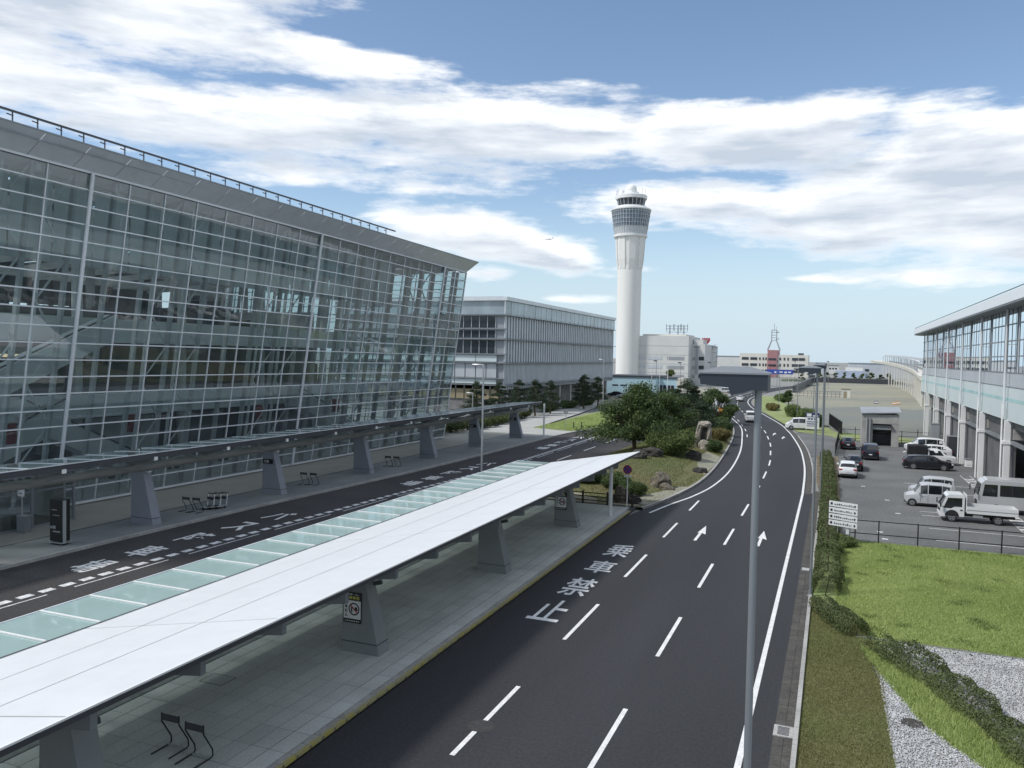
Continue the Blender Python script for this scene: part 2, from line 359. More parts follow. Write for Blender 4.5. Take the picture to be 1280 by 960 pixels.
def tag(o, label=None, cat=None, group=None, kind=None):
    if label: o['label'] = label
    if cat: o['category'] = cat
    if group: o['group'] = group
    if kind: o['kind'] = kind
    return o
def thing(name, label, cat, loc=(0, 0, 0), group=None):
    o = bpy.data.objects.new(name, None); COL.objects.link(o); o.location = loc; o.empty_display_size = .3
    return tag(o, label, cat, group)
def copy_tree(o, parent=None):
    c = o.copy(); COL.objects.link(c)
    if parent is not None: c.parent = parent; c.matrix_parent_inverse = o.matrix_parent_inverse.copy()
    for ch in o.children: copy_tree(ch, c)
    return c
def place(proto, first, loc, rz, label, group=None):
    o = proto if first else copy_tree(proto)
    o.location = loc; o.rotation_euler = (0, 0, rz); o['label'] = label
    if group: o['group'] = group
    return o
def bm(x0, x1, y0, y1, z0, z1): return MB().box(x0, x1, y0, y1, z0, z1)
def offs(line, d):
    out = []
    for i, p in enumerate(line):
        a = Vector(line[max(i-1, 0)]); b = Vector(line[min(i+1, len(line)-1)]); t = (b-a).normalized()
        out.append((p[0]+t.y*d, p[1]-t.x*d))
    return out
def resample(line, step):
    out = [Vector(line[0])]; carry = 0.
    for a, b in zip(line, line[1:]):
        a = Vector(a); b = Vector(b); L_ = (b-a).length; s_ = step-carry
        while s_ < L_: out.append(a+(b-a)*(s_/L_)); s_ += step
        carry = (L_-(s_-step))
    return out
def spline(pts, n=6):
    P = [Vector(p) for p in pts]; out = []
    for i in range(len(P)-1):
        p0, p1, p2, p3 = P[max(i-1, 0)], P[i], P[i+1], P[min(i+2, len(P)-1)]
        for k in range(n):
            t = k/n
            out.append(tuple(.5*((2*p1)+(p2-p0)*t+(2*p0-5*p1+4*p2-p3)*t*t+(3*p1-p0-3*p2+p3)*t**3)))
    out.append(tuple(P[-1])); return out
def ribbon(l1, l2, z): 
    mb = MB(); n = len(l1)
    mb.add([(x, y, z) for x, y in l1]+[(x, y, z) for x, y in l2], [(i, i+1, n+i+1, n+i) for i in range(n-1)])
    return mb
def up_faces(mb):   # make flat sheets face up
    f2 = []
    for f in mb.f:
        a, b, c = (Vector(mb.v[f[i]]) for i in range(3))
        f2.append(f if (b-a).cross(c-a).z >= 0 else f[::-1])
    mb.f = f2; return mb
def text_mesh(body, name, size=1.0, bold=0.0):
    c = bpy.data.curves.new(name, 'FONT'); c.body = body; c.size = size; c.offset = bold; c.resolution_u = 2
    c.align_x = 'CENTER'; c.align_y = 'CENTER'
    o = bpy.data.objects.new(name, c); COL.objects.link(o)
    me = bpy.data.meshes.new_from_object(o); bpy.data.objects.remove(o); bpy.data.curves.remove(c)
    me.name = name; me.materials.clear(); return me
def text_on(body, name, mt, parent, centre, w, h, xdir, ydir, bold=0.0):
    """flat lettering fitted into a w x h field"""
    me = text_mesh(body, name, 1.0, bold)
    co = np.array([v.co[:] for v in me.vertices]); mn, mxx = co.min(0), co.max(0); c0 = (mn+mxx)/2; sz = np.maximum(mxx-mn, 1e-4)
    X = Vector(xdir)*(w/sz[0]); Y = Vector(ydir)*(h/sz[1]); Cc = Vector(centre)
    for v in me.vertices:
        p = v.co; v.co = Cc + X*(p.x-c0[0]) + Y*(p.y-c0[1])
    return link(name, me, mt, parent)
def leaf_arrays(P, Nrm, size, asp=1.0, jitter=.8):
    n = len(P)
    nr = Nrm+rng.normal(0, jitter, (n, 3)); nr /= np.linalg.norm(nr, axis=1)[:, None]+1e-9
    t = np.cross(nr, rng.normal(0, 1, (n, 3))); t /= np.linalg.norm(t, axis=1)[:, None]+1e-9
    b = np.cross(nr, t); s = size*rng.uniform(.6, 1.3, (n, 1))
    a = t*s*.5; c = b*s*.5*asp
    return np.stack([P-a, P-c*.8, P+a, P+c*.8], 1).reshape(-1, 3)
def quad_mesh(name, V, k=4):
    n = len(V)//k; me = bpy.data.meshes.new(name); me.vertices.add(len(V)); me.vertices.foreach_set('co', V.astype(np.float32).ravel())
    me.loops.add(n*k); me.loops.foreach_set('vertex_index', np.arange(n*k, dtype=np.int32))
    me.polygons.add(n); me.polygons.foreach_set('loop_start', np.arange(0, n*k, k, dtype=np.int32)); me.polygons.foreach_set('loop_total', np.full(n, k, dtype=np.int32))
    me.update(calc_edges=True); return me
def clump_leaves(clumps, per, size, asp=1., hollow=.45, jitter=.7, per_vol=False):
    V = []
    for (cx, cy, cz, rx, ry, rz) in clumps:
        k = int(per*rx*ry*rz) if per_vol else per
        d = rng.normal(0, 1, (k, 3)); d /= np.linalg.norm(d, axis=1)[:, None]
        r_ = (hollow+(1-hollow)*rng.random((k, 1))**.6)*(1+.16*np.sin(d[:, :1]*5+cx)*np.cos(d[:, 1:2]*6+cy))
        P = d*r_*np.array([rx, ry, rz])+np.array([cx, cy, cz])
        V.append(leaf_arrays(P, d/np.array([rx, ry, rz])*min(rx, ry, rz)+np.array([0, 0, .35]), size, asp, jitter))
    return np.concatenate(V)
# ================================================================ the setting: ground, roads, pavements
def sheet(name, poly, z, mt, kind='structure'):
    o = up_faces(MB().poly([(x, y, z) for x, y in poly])).build(name, mt); o['kind'] = kind; return o
sheet('ground', [(-4000, -300), (4000, -300), (4000, 7000), (-4000, 7000)], -.08, 'far_ground')

KERB_L = [(-13.4, -10), (-13.4, 20), (-13.4, 40), (-13.4, 56)] + spline([(-13.4, 56), (-12.7, 59.4), (-11.7, 65), (-11.05, 71.5), (-10.9, 78), (-11.1, 86.2), (-11.7, 98), (-12.8, 114.8), (-14.4, 131), (-16.7, 146), (-19.7, 161), (-23, 178), (-26.5, 200), (-28.6, 225), (-29, 250), (-28, 290), (-23, 340), (-12, 400)], 5)[1:]
KERB_R = [(-1.35, -10), (-1.35, 20), (-1.35, 50), (-1.35, 72)] + spline([(-1.35, 72), (-1.6, 85), (-2.1, 96.6), (-3, 109.7), (-4.7, 126.6), (-5.9, 136), (-7.8, 149), (-12.5, 173), (-15.4, 187), (-18.9, 209.6), (-20.8, 228), (-21.6, 248), (-21, 290), (-16, 340), (-5, 400)], 5)[1:]
LINE_L = spline([(-12.15, 57.6), (-11.4, 61.8), (-10.4, 66.4), (-9.65, 73), (-9.5, 83.7), (-10.3, 100.3), (-11.8, 117.3), (-13.9, 136.4), (-16.7, 152), (-19.4, 164.5), (-22.4, 182), (-25.2, 203), (-27, 228), (-27.4, 250), (-26.4, 290)], 5)
LINE_R = [(-2.14, -10), (-2.14, 30), (-2.14, 72)] + spline([(-2.14, 72), (-2.4, 85.2), (-2.9, 96.6), (-3.8, 109.7), (-5.5, 126.6), (-6.7, 136.2), (-8.6, 149.2), (-13.3, 173.2), (-16.2, 187.2), (-19.7, 209.6), (-21.6, 227.8), (-22.4, 248), (-21.8, 290)], 5)[1:]
LINE_C = [(-5.87, -10), (-5.87, 30), (-5.87, 75)] + spline([(-5.87, 75), (-6.2, 91), (-6.8, 101), (-7.55, 111.6), (-8.5, 120.7), (-9.6, 130.3), (-10.9, 139), (-13.4, 154), (-16.5, 170), (-19.2, 186), (-22, 205), (-24, 226), (-25, 250), (-24, 290)], 5)[1:]

def fill_between(l1, l2, z):
    a = resample(l1, 4); b = resample(l2, 4); n = min(len(a), len(b))
    # resample both to the same count
    def even(l, k):
        P = [Vector(p) for p in l]; d = [0]
        for i in range(1, len(P)): d.append(d[-1]+(P[i]-P[i-1]).length)
        out = []
        for j in range(k):
            t = d[-1]*j/(k-1); i = max(1, next((q for q in range(len(d)) if d[q] >= t-1e-6), len(d)-1))
            f = (t-d[i-1])/(d[i]-d[i-1]+1e-9); out.append(tuple(P[i-1]+(P[i]-P[i-1])*f))
        return out
    return up_faces(ribbon(even(l1, 140), even(l2, 140), z))
road = fill_between(KERB_L, KERB_R, 0.).build('main_road', 'asphalt'); road['kind'] = 'structure'

def strip(line, w, z=.005):
    return up_faces(ribbon(offs(line, -w/2), offs(line, w/2), z))
strip(LINE_L, .17).build('edge_line', 'road_paint', road)
strip(LINE_R, .18).build('edge_line', 'road_paint', road)
def cum(line):
    P = [Vector(p) for p in line]; d = [0]
    for i in range(1, len(P)): d.append(d[-1]+(P[i]-P[i-1]).length)
    return P, d
def sub(line, s0, s1, k=4):
    P, d = cum(line); out = []
    for j in range(k+1):
        t = s0+(s1-s0)*j/k; i = max(1, next((q for q in range(len(d)) if d[q] >= t), len(d)-1)); f = (t-d[i-1])/(d[i]-d[i-1]+1e-9)
        out.append(tuple(P[i-1]+(P[i]-P[i-1])*f))
    return out
for k in range(27):                                   # the centre-right lane line: five metres on, five off
    s0 = 10+19.95+9.93*(k-1) 
    if s0 < 9: continue
    strip(sub(LINE_C, s0, s0+5.0), .155).build('lane_dash', 'road_paint', road)
dm = None
for (y0, y1) in [(10.1, 15.1), (20.0, 21.55), (22.35, 25.15), (30.1, 35.1), (40.1, 45.2), (50.1, 54.9), (59.9, 64.4)]:
    bm(-9.73, -9.575, y0, y1, .001, .005).build('lane_dash', 'road_paint', road)
# second dashed line further on, left of the centre line
L2 = offs(LINE_C, -2.9)
for k in range(10):
    s0 = 131+k*10
    strip(sub(L2, s0, s0+4.2), .14).build('lane_dash', 'road_paint', road)
def arrow(cx, y0, y1, w=.36):
    hl = (y1-y0)*.5
    p = [(cx-.09, y0), (cx+.09, y0), (cx+.09, y1-hl), (cx+w, y1-hl-.35), (cx, y1), (cx-w*.55, y1-hl-.1), (cx-.09, y1-hl)]
    up_faces(MB().poly([(x, y, .005) for x, y in p])).build('direction_arrow', 'road_paint', road)
arrow(-7.7, 50.1, 54.9); arrow(-3.95, 50.3, 55.0); arrow(-8.2, 126, 130.5); arrow(-6.6, 121, 125)
# big lettering on the kerb-side lane, read from far to near
for ch, y0, y1 in [('止', 31.9, 34.9), ('禁', 35.85, 38.95), ('車', 40.2, 42.75), ('乗', 43.95, 46.95)]:
    text_on(ch, 'road_character', 'road_paint', road, (-11.3, (y0+y1)/2, .006), 1.42, y1-y0, (1, 0, 0), (0, 1, 0), .012)
MB().lathe([(.0, 0), (.40, 0), (.42, .004), (.36, .006), (0, .006)], (-9.62, 21.95, .000), 24, False).build('manhole_cover', 'asphalt_inner', road)
# right-hand gutter, built of blocks, and its kerb
gut = bm(-1.36, -.62, -10, 74, -.05, -.012).build('gutter_bed', 'gutter'); gut['kind'] = 'structure'
g1 = bm(0, .30, 0, .585, 0, .03).mesh('gutter_block'); g2 = bm(0, .24, 0, .585, 0, .045).mesh('gutter_block')
k1 = bm(0, .14, 0, 1.18, 0, .16).mesh('kerbstone')
for i in range(75):
    y = 10+i*.6
    o = link('gutter_block', g1, 'gutter', gut); o.location = (-1.355, y, -.03+random.uniform(-.003, .003))
    o = link('gutter_block', g2, 'gutter', gut); o.location = (-1.035, y, -.03+random.uniform(-.003, .003))
for i in range(52):
    o = link('kerbstone', k1, 'concrete', gut); o.location = (-.79, 10+i*1.2, -.03)
dr = bm(-1.37, -.80, 25.0, 25.75, -.01, .035).build('drain_frame', 'concrete', gut)
for i in range(7): bm(-1.25, -.92, 25.09+i*.085, 25.125+i*.085, .03, .045).build('drain_bar', 'steel_dark', dr)
k2 = strip(offs(KERB_R, -.0)[3:24], .18, .10).build('kerb_line', 'concrete', gut)
# gutter strip beyond
strip(offs(KERB_R, -.35)[3:30], .5, .003).build('gutter_strip', 'gutter', gut)

# island pavement with its slabs and yellow-topped kerbstones
isl = bm(-24.0, -13.41, -6, 58.6, -.05, .138).build('island_pavement', 'slab_joint'); isl['kind'] = 'structure'
nx = 11; cw = 6.55/nx; rl = 1.15
smesh = bm(.013, cw-.013, .011, rl-.011, 0, .016).mesh('paving_slab')
mb = MB(); cnt = 0
for j in range(44):
    for i in range(nx):
        x_, y_ = -20.3+i*cw, 7.6+j*rl
        if y_ > 12.4 and y_ < 51 and cnt < 300 and (y_ > 15.5 or i < 9):
            o = link('paving_slab', smesh, 'slab', isl); o.location = (x_, y_, .134+random.uniform(-.002, .002)); cnt += 1
        elif y_+rl < 58.6: mb.box(x_+.013, x_+cw-.013, y_+.011, y_+rl-.011, .134, .15)
for j in range(44):
    for i in range(5):
        if 7.6+(j+1)*rl < 58.6: mb.box(-23.95+i*.59+.01, -23.95+(i+1)*.59-.01, 7.6+j*rl+.01, 7.6+(j+1)*rl-.01, .134, .15)
o = mb.build('paving_slab_field', 'slab', isl); o['kind'] = 'stuff'
bm(-20.92, -20.36, -6, 58.6, .134, .147).build('drain_strip', 'concrete_dark', isl)
# square inspection cover in the paving
c_ = bm(-19.45, -18.55, 20.75, 21.45, .146, .154).build('inspection_cover', 'slab', isl)
for a_ in [(-19.47, -18.53, 20.73, 20.755), (-19.47, -18.53, 21.445, 21.47), (-19.47, -19.445, 20.755, 21.445), (-18.555, -18.53, 20.755, 21.445)]:
    bm(*a_, .146, .157).build('cover_frame', 'steel_dark', c_)
ks = MB().box(0, .33, .01, .59, -.04, .15).mesh('kerbstone')
ys = MB().box(.20, .335, .03, .57, .1500, .1535).add([(.3305, .03, .06), (.3335, .03, .06), (.3335, .57, .06), (.3305, .57, .06), (.3305, .03, .15), (.3335, .03, .15), (.3335, .57, .15), (.3305, .57, .15)], [(1, 2, 6, 5), (0, 1, 5, 4), (2, 3, 7, 6)]).mesh('yellow_paint_patch')
for i in range(80):
    y = 9+i*.6
    o = link('kerbstone', ks, 'concrete', isl); o.location = (-13.74, y, random.uniform(-.004, .004))
    p_ = link('yellow_paint_patch', ys, 'yellow_paint', o)

# inner road
KT = [(-38.7, 0), (-38.6, 20), (-38.5, 34), (-38.1, 46), (-37.4, 56), (-36.7, 66), (-36.3, 76), (-36.1, 90), (-35.9, 106)]
KT2 = KT + spline([(-35.9, 106), (-35.4, 113), (-34.2, 119), (-32, 129), (-29.5, 142), (-28.2, 155), (-28.5, 170)], 4)[1:]
IR = [(-24, 0), (-24, 30), (-24, 58.6), (-24, 80), (-23.8, 100), (-23.2, 115), (-21.5, 132), (-20.5, 148), (-23.5, 172)]
inner = fill_between(KT2, IR, -.004).build('inner_road', 'asphalt_inner'); inner['kind'] = 'structure'
def kx(y, off):
    for a, b in zip(KT, KT[1:]):
        if a[1] <= y <= b[1]: return a[0]+(b[0]-a[0])*(y-a[1])/(b[1]-a[1])+off
    return KT[-1][0]+off
# square blocks of the separation line and its thin companion line
DL = spline([(-33.6, 18), (-33.5, 26), (-33.3, 34), (-33.0, 42), (-32.6, 49), (-32.2, 56.4), (-31.5, 63.3), (-30.9, 76), (-30.8, 93), (-30.8, 117), (-29.5, 135)], 6)
for i in range(92):
    y = 18.3+i*1.06
    p_ = sub(DL, y-18, y-18+.68, 1)
    strip(p_, .42, .002).build('separation_block', 'worn_paint', inner)
for s0 in range(2, 100, 7): strip(sub(offs(DL, .62), s0, s0+5.6), .10, .002).build('thin_line', 'worn_paint', inner)
for k in range(9): bm(-27.6, -27.45, 52+k*10, 57+k*10, -.002, .002).build('lane_dash', 'road_paint', inner)
# lettering on the bus lane, far to near
for base in (30.0, 61.0, 92.0):
    for ch, y in zip('場車降スバ', (0, 3.5, 7.2, 10.9, 14.6)):
        yy = base+y; xx = kx(yy, 0)+3.25
        text_on(ch, 'road_character', 'road_paint', inner, (xx, yy, .003), 1.5, 2.4, (1, 0, 0), (0, 1, 0), .018)

# pavement in front of the terminal
tp_poly = [(x, y) for x, y in KT2[:14]] + [(-42.8, 118), (-43.6, 126), (-46, 150), (-50.5, 190), (-56, 190), (-52, 150), (-49.5, 126), (-48.5, 112), (-50.5, 98), (-52, 90), (-52, 0)]
tp = up_faces(MB().poly([(x, y, .145) for x, y in tp_poly])).build('terminal_pavement', 'pale_paving'); tp['kind'] = 'structure'
sd = [(x-.02, y) for x, y in KT]
up_faces(ribbon([(x-.25, y) for x, y in KT], [(-42.5+.004*y, y) for x, y in KT], .149)).build('grey_paving_band', 'term_paving', tp)
up_faces(ribbon([(-42.72+.004*y, y) for x, y in KT], [(-49.6, y) for x, y in KT], .149)).build('warm_paving_band', 'term_paving_warm', tp)
up_faces(ribbon([(-42.5+.004*y, y) for x, y in KT], [(-42.72+.004*y, y) for x, y in KT], .1475)).build('drain_strip', 'drain', tp)
kp = resample(KT2, 1.0)
for i in range(18, len(kp)-1):
    a, b = kp[i], kp[i+1]
    if a.y < 18 or a.y > 128: continue
    d = (b-a).normalized(); p0 = a+d*.012; p1 = b-d*.012; n_ = Vector((d.y, -d.x))
    MB().prism([tuple(p0), tuple(p1), tuple(p1-n_*.26), tuple(p0-n_*.26)], -.04, .158).build('kerbstone', 'concrete', tp)
gs_ = up_faces(MB().poly([(-43.1, 116, .16), (-36.0, 113.4, .16), (-34.6, 119, .16), (-32.5, 129, .16), (-31, 141, .16), (-33.5, 162, .16), (-41, 185, .16), (-44.5, 150, .16), (-43, 126, .16)])).build('grass_verge', 'lawn_ground'); gs_['kind'] = 'structure'

# right side: strip of lawn, gravel beds, lawn, parking lot, vacant plot
sheet('verge_lawn', [(-.65, 4), (2.2, 4), (2.0, 24), (1.9, 30.4), (1.2, 35.2), (.4, 39), (-.65, 41)], .03, 'dry_lawn')
sheet('gravel_bed', [(2.2, 4), (30, 4), (30, 36.2), (7.1, 35.4), (2.7, 34.6), (1.5, 34.0), (1.9, 30.4), (2.0, 24)], .005, 'concrete')
sheet('hedge_foot', [(1.2, 34.9), (1.4, 34), (2.05, 31), (2.95, 27.6), (4.2, 25.4), (5.7, 22), (6.6, 19), (7.6, 19), (6.9, 23.1), (6.1, 25.5), (5.4, 27.6), (4.7, 29.5), (4.0, 31.3), (3.0, 33.1), (2.2, 34.7)], .010, 'lawn_ground')
lawn = sheet('lawn', [(1.0, 34.9), (7.1, 35.45), (24, 36.2), (24, 55.3), (8, 54.9), (.6, 54.2), (-.65, 54.2), (-.65, 40)], .02, 'lawn_ground')
bm(1.2, 24, 35.42, 35.5, .0, .06).build('lawn_edging', 'concrete_dark', lawn)
park = sheet('parking_lot', [(.75, 54.2), (24, 54.2), (24, 124), (.4, 124), (.4, 104), (-1.4, 104), (-2.0, 97), (-2.2, 106), (-4.0, 121), (-4.6, 127.5), (-.3, 126.5), (.4, 124), (24, 124), (24, 54)], -.006, 'asphalt_old') if False else sheet('parking_lot', [(.75, 54.2), (30, 54.2), (30, 124), (.75, 124)], -.006, 'asphalt_old')
sheet('hedge_bed', [(-.65, 41), (.78, 41), (.78, 102), (-1.6, 102), (-1.2, 80), (-.65, 70)], .015, 'soil')
sheet('side_road', [(-2.2, 101), (1.0, 101), (1.0, 126), (-.6, 132), (-2.6, 133.5), (-5.3, 133), (-4.6, 127), (-3.2, 112)], -.012, 'asphalt_old')
sheet('plot_verge', [(-.2, 130), (-4.9, 134.2), (-6.6, 141), (-9, 155), (-14.5, 185), (-18.5, 212), (-20.6, 232), (-21, 262), (-12.5, 262), (-14.0, 239), (-9.5, 205), (-4.4, 172), (.5, 138), (16, 130), (16, 124.5), (1.2, 124.5)], .0, 'lawn_ground')
sheet('plot_apron', [(.8, 132), (20, 131), (25, 226), (18, 214), (8, 222), (-2, 208), (-8.6, 200), (-4.2, 172), (.5, 139)], -.012, 'plot_near')
sheet('vacant_plot', [(.8, 132), (20, 131), (26, 245), (29, 420), (28, 500), (-10, 470), (-13, 350), (-14, 240), (-9.3, 205), (-4.2, 172), (.5, 139)], -.02, 'vacant_gravel')
# painted bays
for y in (57.2, 61.2, 66.2, 67.9, 73.2, 78.2, 83.2): bm(6.4, 12.4, y, y+.1, -.004, -.001).build('bay_line', 'worn_paint', park)
for i in range(26):
    t_ = i*1.15
    if i % 1 == 0: MB().prism([(12.2, 60+t_), (13.0, 60+t_), (13.0, 60.5+t_), (12.2, 60.5+t_)], -.004, -.001).build('hatch_mark', 'worn_paint', park)
bm(12.15, 12.2, 58, 92, -.004, -.001).build('bay_line', 'worn_paint', park); bm(13.0, 13.05, 58, 92, -.004, -.001).build('bay_line', 'worn_paint', park)
for (x, y) in [(3.2, 56), (3.0, 58.2), (5.2, 62), (4.6, 66), (4.2, 72), (2.6, 79)]: bm(x, x+.35, y, y+.3, -.004, -.001).build('paint_mark', 'worn_paint', park)
MB().prism([(8.3, 112), (8.6, 112), (10.2, 118), (9.9, 118)], -.004, -.001).build('bay_line', 'worn_paint', park)
# manhole in the gravel
MB().lathe([(.33, 0), (.33, .05), (.28, .055), (0, .055)], (2.62, 27.6, .0), 24, False).build('manhole_cover', 'rock_dark').__setitem__('kind', 'structure')

# garden on the point of the island: a low mound
GL = [p for p in KERB_L if 58 < p[1] < 152]
def garden_z(x, y):
    e = 0
    for (cx, cy, rx, ry, h) in [(-18, 84, 6, 22, .9), (-17, 110, 6, 30, .8), (-19, 130, 5, 25, .7)]:
        d = ((x-cx)/rx)**2+((y-cy)/ry)**2; e = max(e, h*max(0, 1-d)**1.0)
    return .14+e
def gedge(y):
    lx = np.interp(y, [p[1] for p in IR], [p[0] for p in IR])+.2; rx = np.interp(y, [p[1] for p in KERB_L[4:]], [p[0] for p in KERB_L[4:]])-.15
    return lx, rx
rows = []; mb = MB()
yy = np.linspace(58.6, 152, 80)
for y in yy:
    lx, rx = gedge(y); rows.append([(lx+(rx-lx)*t, y, garden_z(lx+(rx-lx)*t, y) if 0 < t < 1 else .14) for t in np.linspace(0, 1, 14)])
for i in range(len(rows)-1):
    for k in range(13): mb.add([rows[i][k], rows[i][k+1], rows[i+1][k+1], rows[i+1][k]], [(0, 1, 2, 3)])
gd = up_faces(mb).build('garden_mound', 'dry_lawn', smooth=True); gd['kind'] = 'structure'
kg = [p for p in KERB_L if 57.9 < p[1] < 262]
mbk = MB(); a = offs(kg, 0); b = offs(kg, -.2)
mbk.add([(x, y, z) for (x, y), z in zip(a, [.0]*len(a))]+[(x, y, .17) for x, y in a]+[(x, y, .17) for x, y in b], [(i+1, i, len(a)+i, len(a)+i+1) for i in range(len(a)-1)]+[(len(a)+i, 2*len(a)+i, 2*len(a)+i+1, len(a)+i+1)[::-1] for i in range(len(a)-1)])
mbk.build('garden_kerb', 'concrete').__setitem__('kind', 'structure')
# pale gravel margins in the garden
for poly, nm in [([(-13.6, 58.7), (-12.9, 60), (-11.9, 65), (-11.3, 70), (-12.2, 69.5), (-13.2, 66), (-15, 61), (-16, 58.7)], 'x'), ([(-11.25, 78), (-11.3, 86), (-11.7, 93), (-13.4, 95), (-13.6, 90), (-12.7, 83)], 'x'), ([(-23, 58.7), (-16.5, 58.7), (-16.8, 60.3), (-19, 62.4), (-22.5, 62.8)], 'x')]:
    P_ = []
    ctr = (sum(p[0] for p in poly)/len(poly), sum(p[1] for p in poly)/len(poly))
    o = MB(); n_ = len(poly); c3 = (*ctr, garden_z(*ctr)+.05)
    o.add([(x, y, garden_z(x, y)+.03) for x, y in poly]+[c3], [(i, (i+1) % n_, n_) for i in range(n_)])
    up_faces(o).build('gravel_margin', 'vacant_gravel', gd)
# beyond the garden: forecourt of the low blue building
sheet('forecourt', [(-66, 186), (-50.5, 190), (-41, 186), (-31, 180), (-29.5, 225), (-34, 300), (-70, 330), (-80, 260)], -.03, 'vacant_gravel')
# ================================================================ terminal building
TY0, TB, TN = 38.7-5*3.096, 3.096, 23           # first mullion, bay, number of bays
TY1 = TY0+TB*TN
def tw(y, s, off=0.):      # point on the leaning glass wall; off = metres inwards
    xb = -49.0+.026*(y-39.7); xt = -45.57+.0165*(y-38.7); zt = 22.7-.0144*(y-38.7)
    return (xb+(xt-xb)*s-off, y, .34+(zt-.34)*s)
term = thing('terminal_building', 'long glass-fronted airport terminal with outward leaning gridded wall and grey roof edge', 'building', (-60, 59, 0))
NR = 20
# glass panes: 300 nearest as single panes
cells = sorted([(j, i) for j in range(TN) for i in range(NR)], key=lambda c: abs(TY0+c[0]*TB-35))
rest = MB(); cnt = 0
for (j, i) in cells:
    y0 = TY0+j*TB+.03; y1 = TY0+(j+1)*TB-.03; s0 = i/NR+.0015; s1 = (i+1)/NR-.0015
    q = [tw(y0, s0), tw(y1, s0), tw(y1, s1), tw(y0, s1)]
    if i <= 2 and TY0+j*TB < 38: continue           # entrance doors stand here
    tgt = rest
    if y0 > 31 and cnt < 300: tgt = MB(); cnt += 1
    tgt.add(q, [(0, 1, 2, 3)])
    if tgt is not rest: tgt.build('glass_pane', 'facade_glass', term)
o = rest.build('glass_pane_field', 'facade_glass', term); o['kind'] = 'stuff'
for i in range(NR+1):
    s_ = i/NR; y_a = TY0 if i > 2 else 38.4
    a = Vector(tw(y_a, s_, -.03)); b = Vector(tw(TY1, s_, -.03)); w_ = .082 if 0 < i < NR else .14
    MB().beam(a, b, .12, w_ if i not in (0,) else .16).build('transom', 'steel_light', term)
for j in range(TN+1):
    y = TY0+j*TB; major = (j-5) % 8 == 0
    a = Vector(tw(y, 0 if y > 38 else .12, -.02)); b = Vector(tw(y, 1, -.02)); w_ = .26 if major else .075
    if major: MB().tube([Vector(tw(y, 0, -.16)), Vector(tw(y, 1, -.16))], .13, 10).build('main_column', 'steel_light', term, True)
    else: MB().beam(a, b, w_, .12, (1, 0, 0)).build('mullion', 'steel_light', term)
# inner posts and lattice frames behind the glass
for j in range(TN+1):
    y = TY0+j*TB
    MB().beam(tw(y-.25, 0, 1.1), tw(y-.25, 1, 1.1), .22, .36, (1, 0, 0)).build('inner_post', 'interior_grey', term)
    if (j-5) % 4 == 3 or (j-5) % 4 == 0:
        mb = MB(); yb = y-1.55
        mb.beam((tw(yb, 0, 1.9)), tw(yb, 1, 1.9), .18, .18, (1, 0, 0))
        for k in range(8):
            s0 = k/8; s1 = (k+1)/8
            if k % 2 == 0: mb.beam(tw(y-.25, s0, 1.15), tw(yb, s1, 1.9), .12, .12)
            else: mb.beam(tw(yb, s0, 1.9), tw(y-.25, s1, 1.15), .12, .12)
        mb.build('lattice_brace', 'interior_white', term)
# roof edge panels
def fp(y, k):   # k=0 lower edge at the glass, k=1 upper outer edge
    x, _, z = tw(y, 1); return (x-.05+1.75*k, y, z+.0+1.22*k)
for j in range(TN+1):
    y0 = TY0+(j-.45)*TB+.022; y1 = TY0+(j+.55)*TB-.022
    if j == TN: y1 = TY1+.05
    a, b, c, d = (Vector(fp(y0, 0)), Vector(fp(y1, 0)), Vector(fp(y1, 1)), Vector(fp(y0, 1)))
    n_ = Vector((-.58, 0, .82))*.06
    MB().add([a, b, c, d, a+n_, b+n_, c+n_, d+n_], [(0, 1, 2, 3), (7, 6, 5, 4), (0, 4, 5, 1), (1, 5, 6, 2), (2, 6, 7, 3), (3, 7, 4, 0)]).build('fascia_panel', 'fascia', term)
MB().beam(Vector(fp(TY0-2, 0))+Vector((.05, 0, -.06)), Vector(fp(TY1, 0))+Vector((.05, 0, -.06)), .16, .12).build('fascia_trim', 'steel_dark', term)
MB().beam(Vector(fp(TY0-2, 1))+Vector((-.02, 0, .05)), Vector(fp(TY1, 1))+Vector((-.02, 0, .05)), .14, .1).build('gutter_trim', 'steel_mid', term)
# roof
ra, rb = fp(TY0-2, 1), fp(TY1+.05, 1)
def rz_(x, y): return 21.2+(x+98)*.043-.012*(y-38.7)
xs9 = [-98, -90, -83, -74, -67, -58, -51, ra[0]-.1]
for k, (x0, x1) in enumerate(zip(xs9, xs9[1:])):
    lit = k % 2 == 1  # every second strip is translucent, added to let daylight into the hall
    for (q0, q1) in ([(TY0-2, TY1+.05)] if not lit else [(TY0-2+j*9.2, min(TY1+.05, TY0-2+(j+1)*9.2-.4)) for j in range(8)]):
        MB().add([(x0, q0, rz_(x0, q0)), (x1, q0, rz_(x1, q0)), (x1, q1, rz_(x1, q1)), (x0, q1, rz_(x0, q1))], [(0, 1, 2, 3)]).build('added_roof_light' if lit else 'roof', 'added_roof_light' if lit else 'fascia', term)
ca, cb_ = tw(TY0, 1, .1), tw(TY1, 1, .1)
for k, (x0, x1) in enumerate(zip(xs9, xs9[1:])):
    if k % 2 == 0: x1 = min(x1, ca[0]); MB().add([(x0, TY0, rz_(x0, TY0)-.7), (x1, TY0, rz_(x1, TY0)-.7), (x1, TY1-.3, rz_(x1, TY1)-.7), (x0, TY1-.3, rz_(x0, TY1)-.7)], [(3, 2, 1, 0)]).build('ceiling', 'interior_white', term)
for k in range(12):
    y = TY0+k*6.2
    MB().beam((ca[0]-.5, y, rz_(ca[0], y)-.8), (-96, y, rz_(-96, y)-.8), .3, .7).build('ceiling_beam', 'interior_white', term)
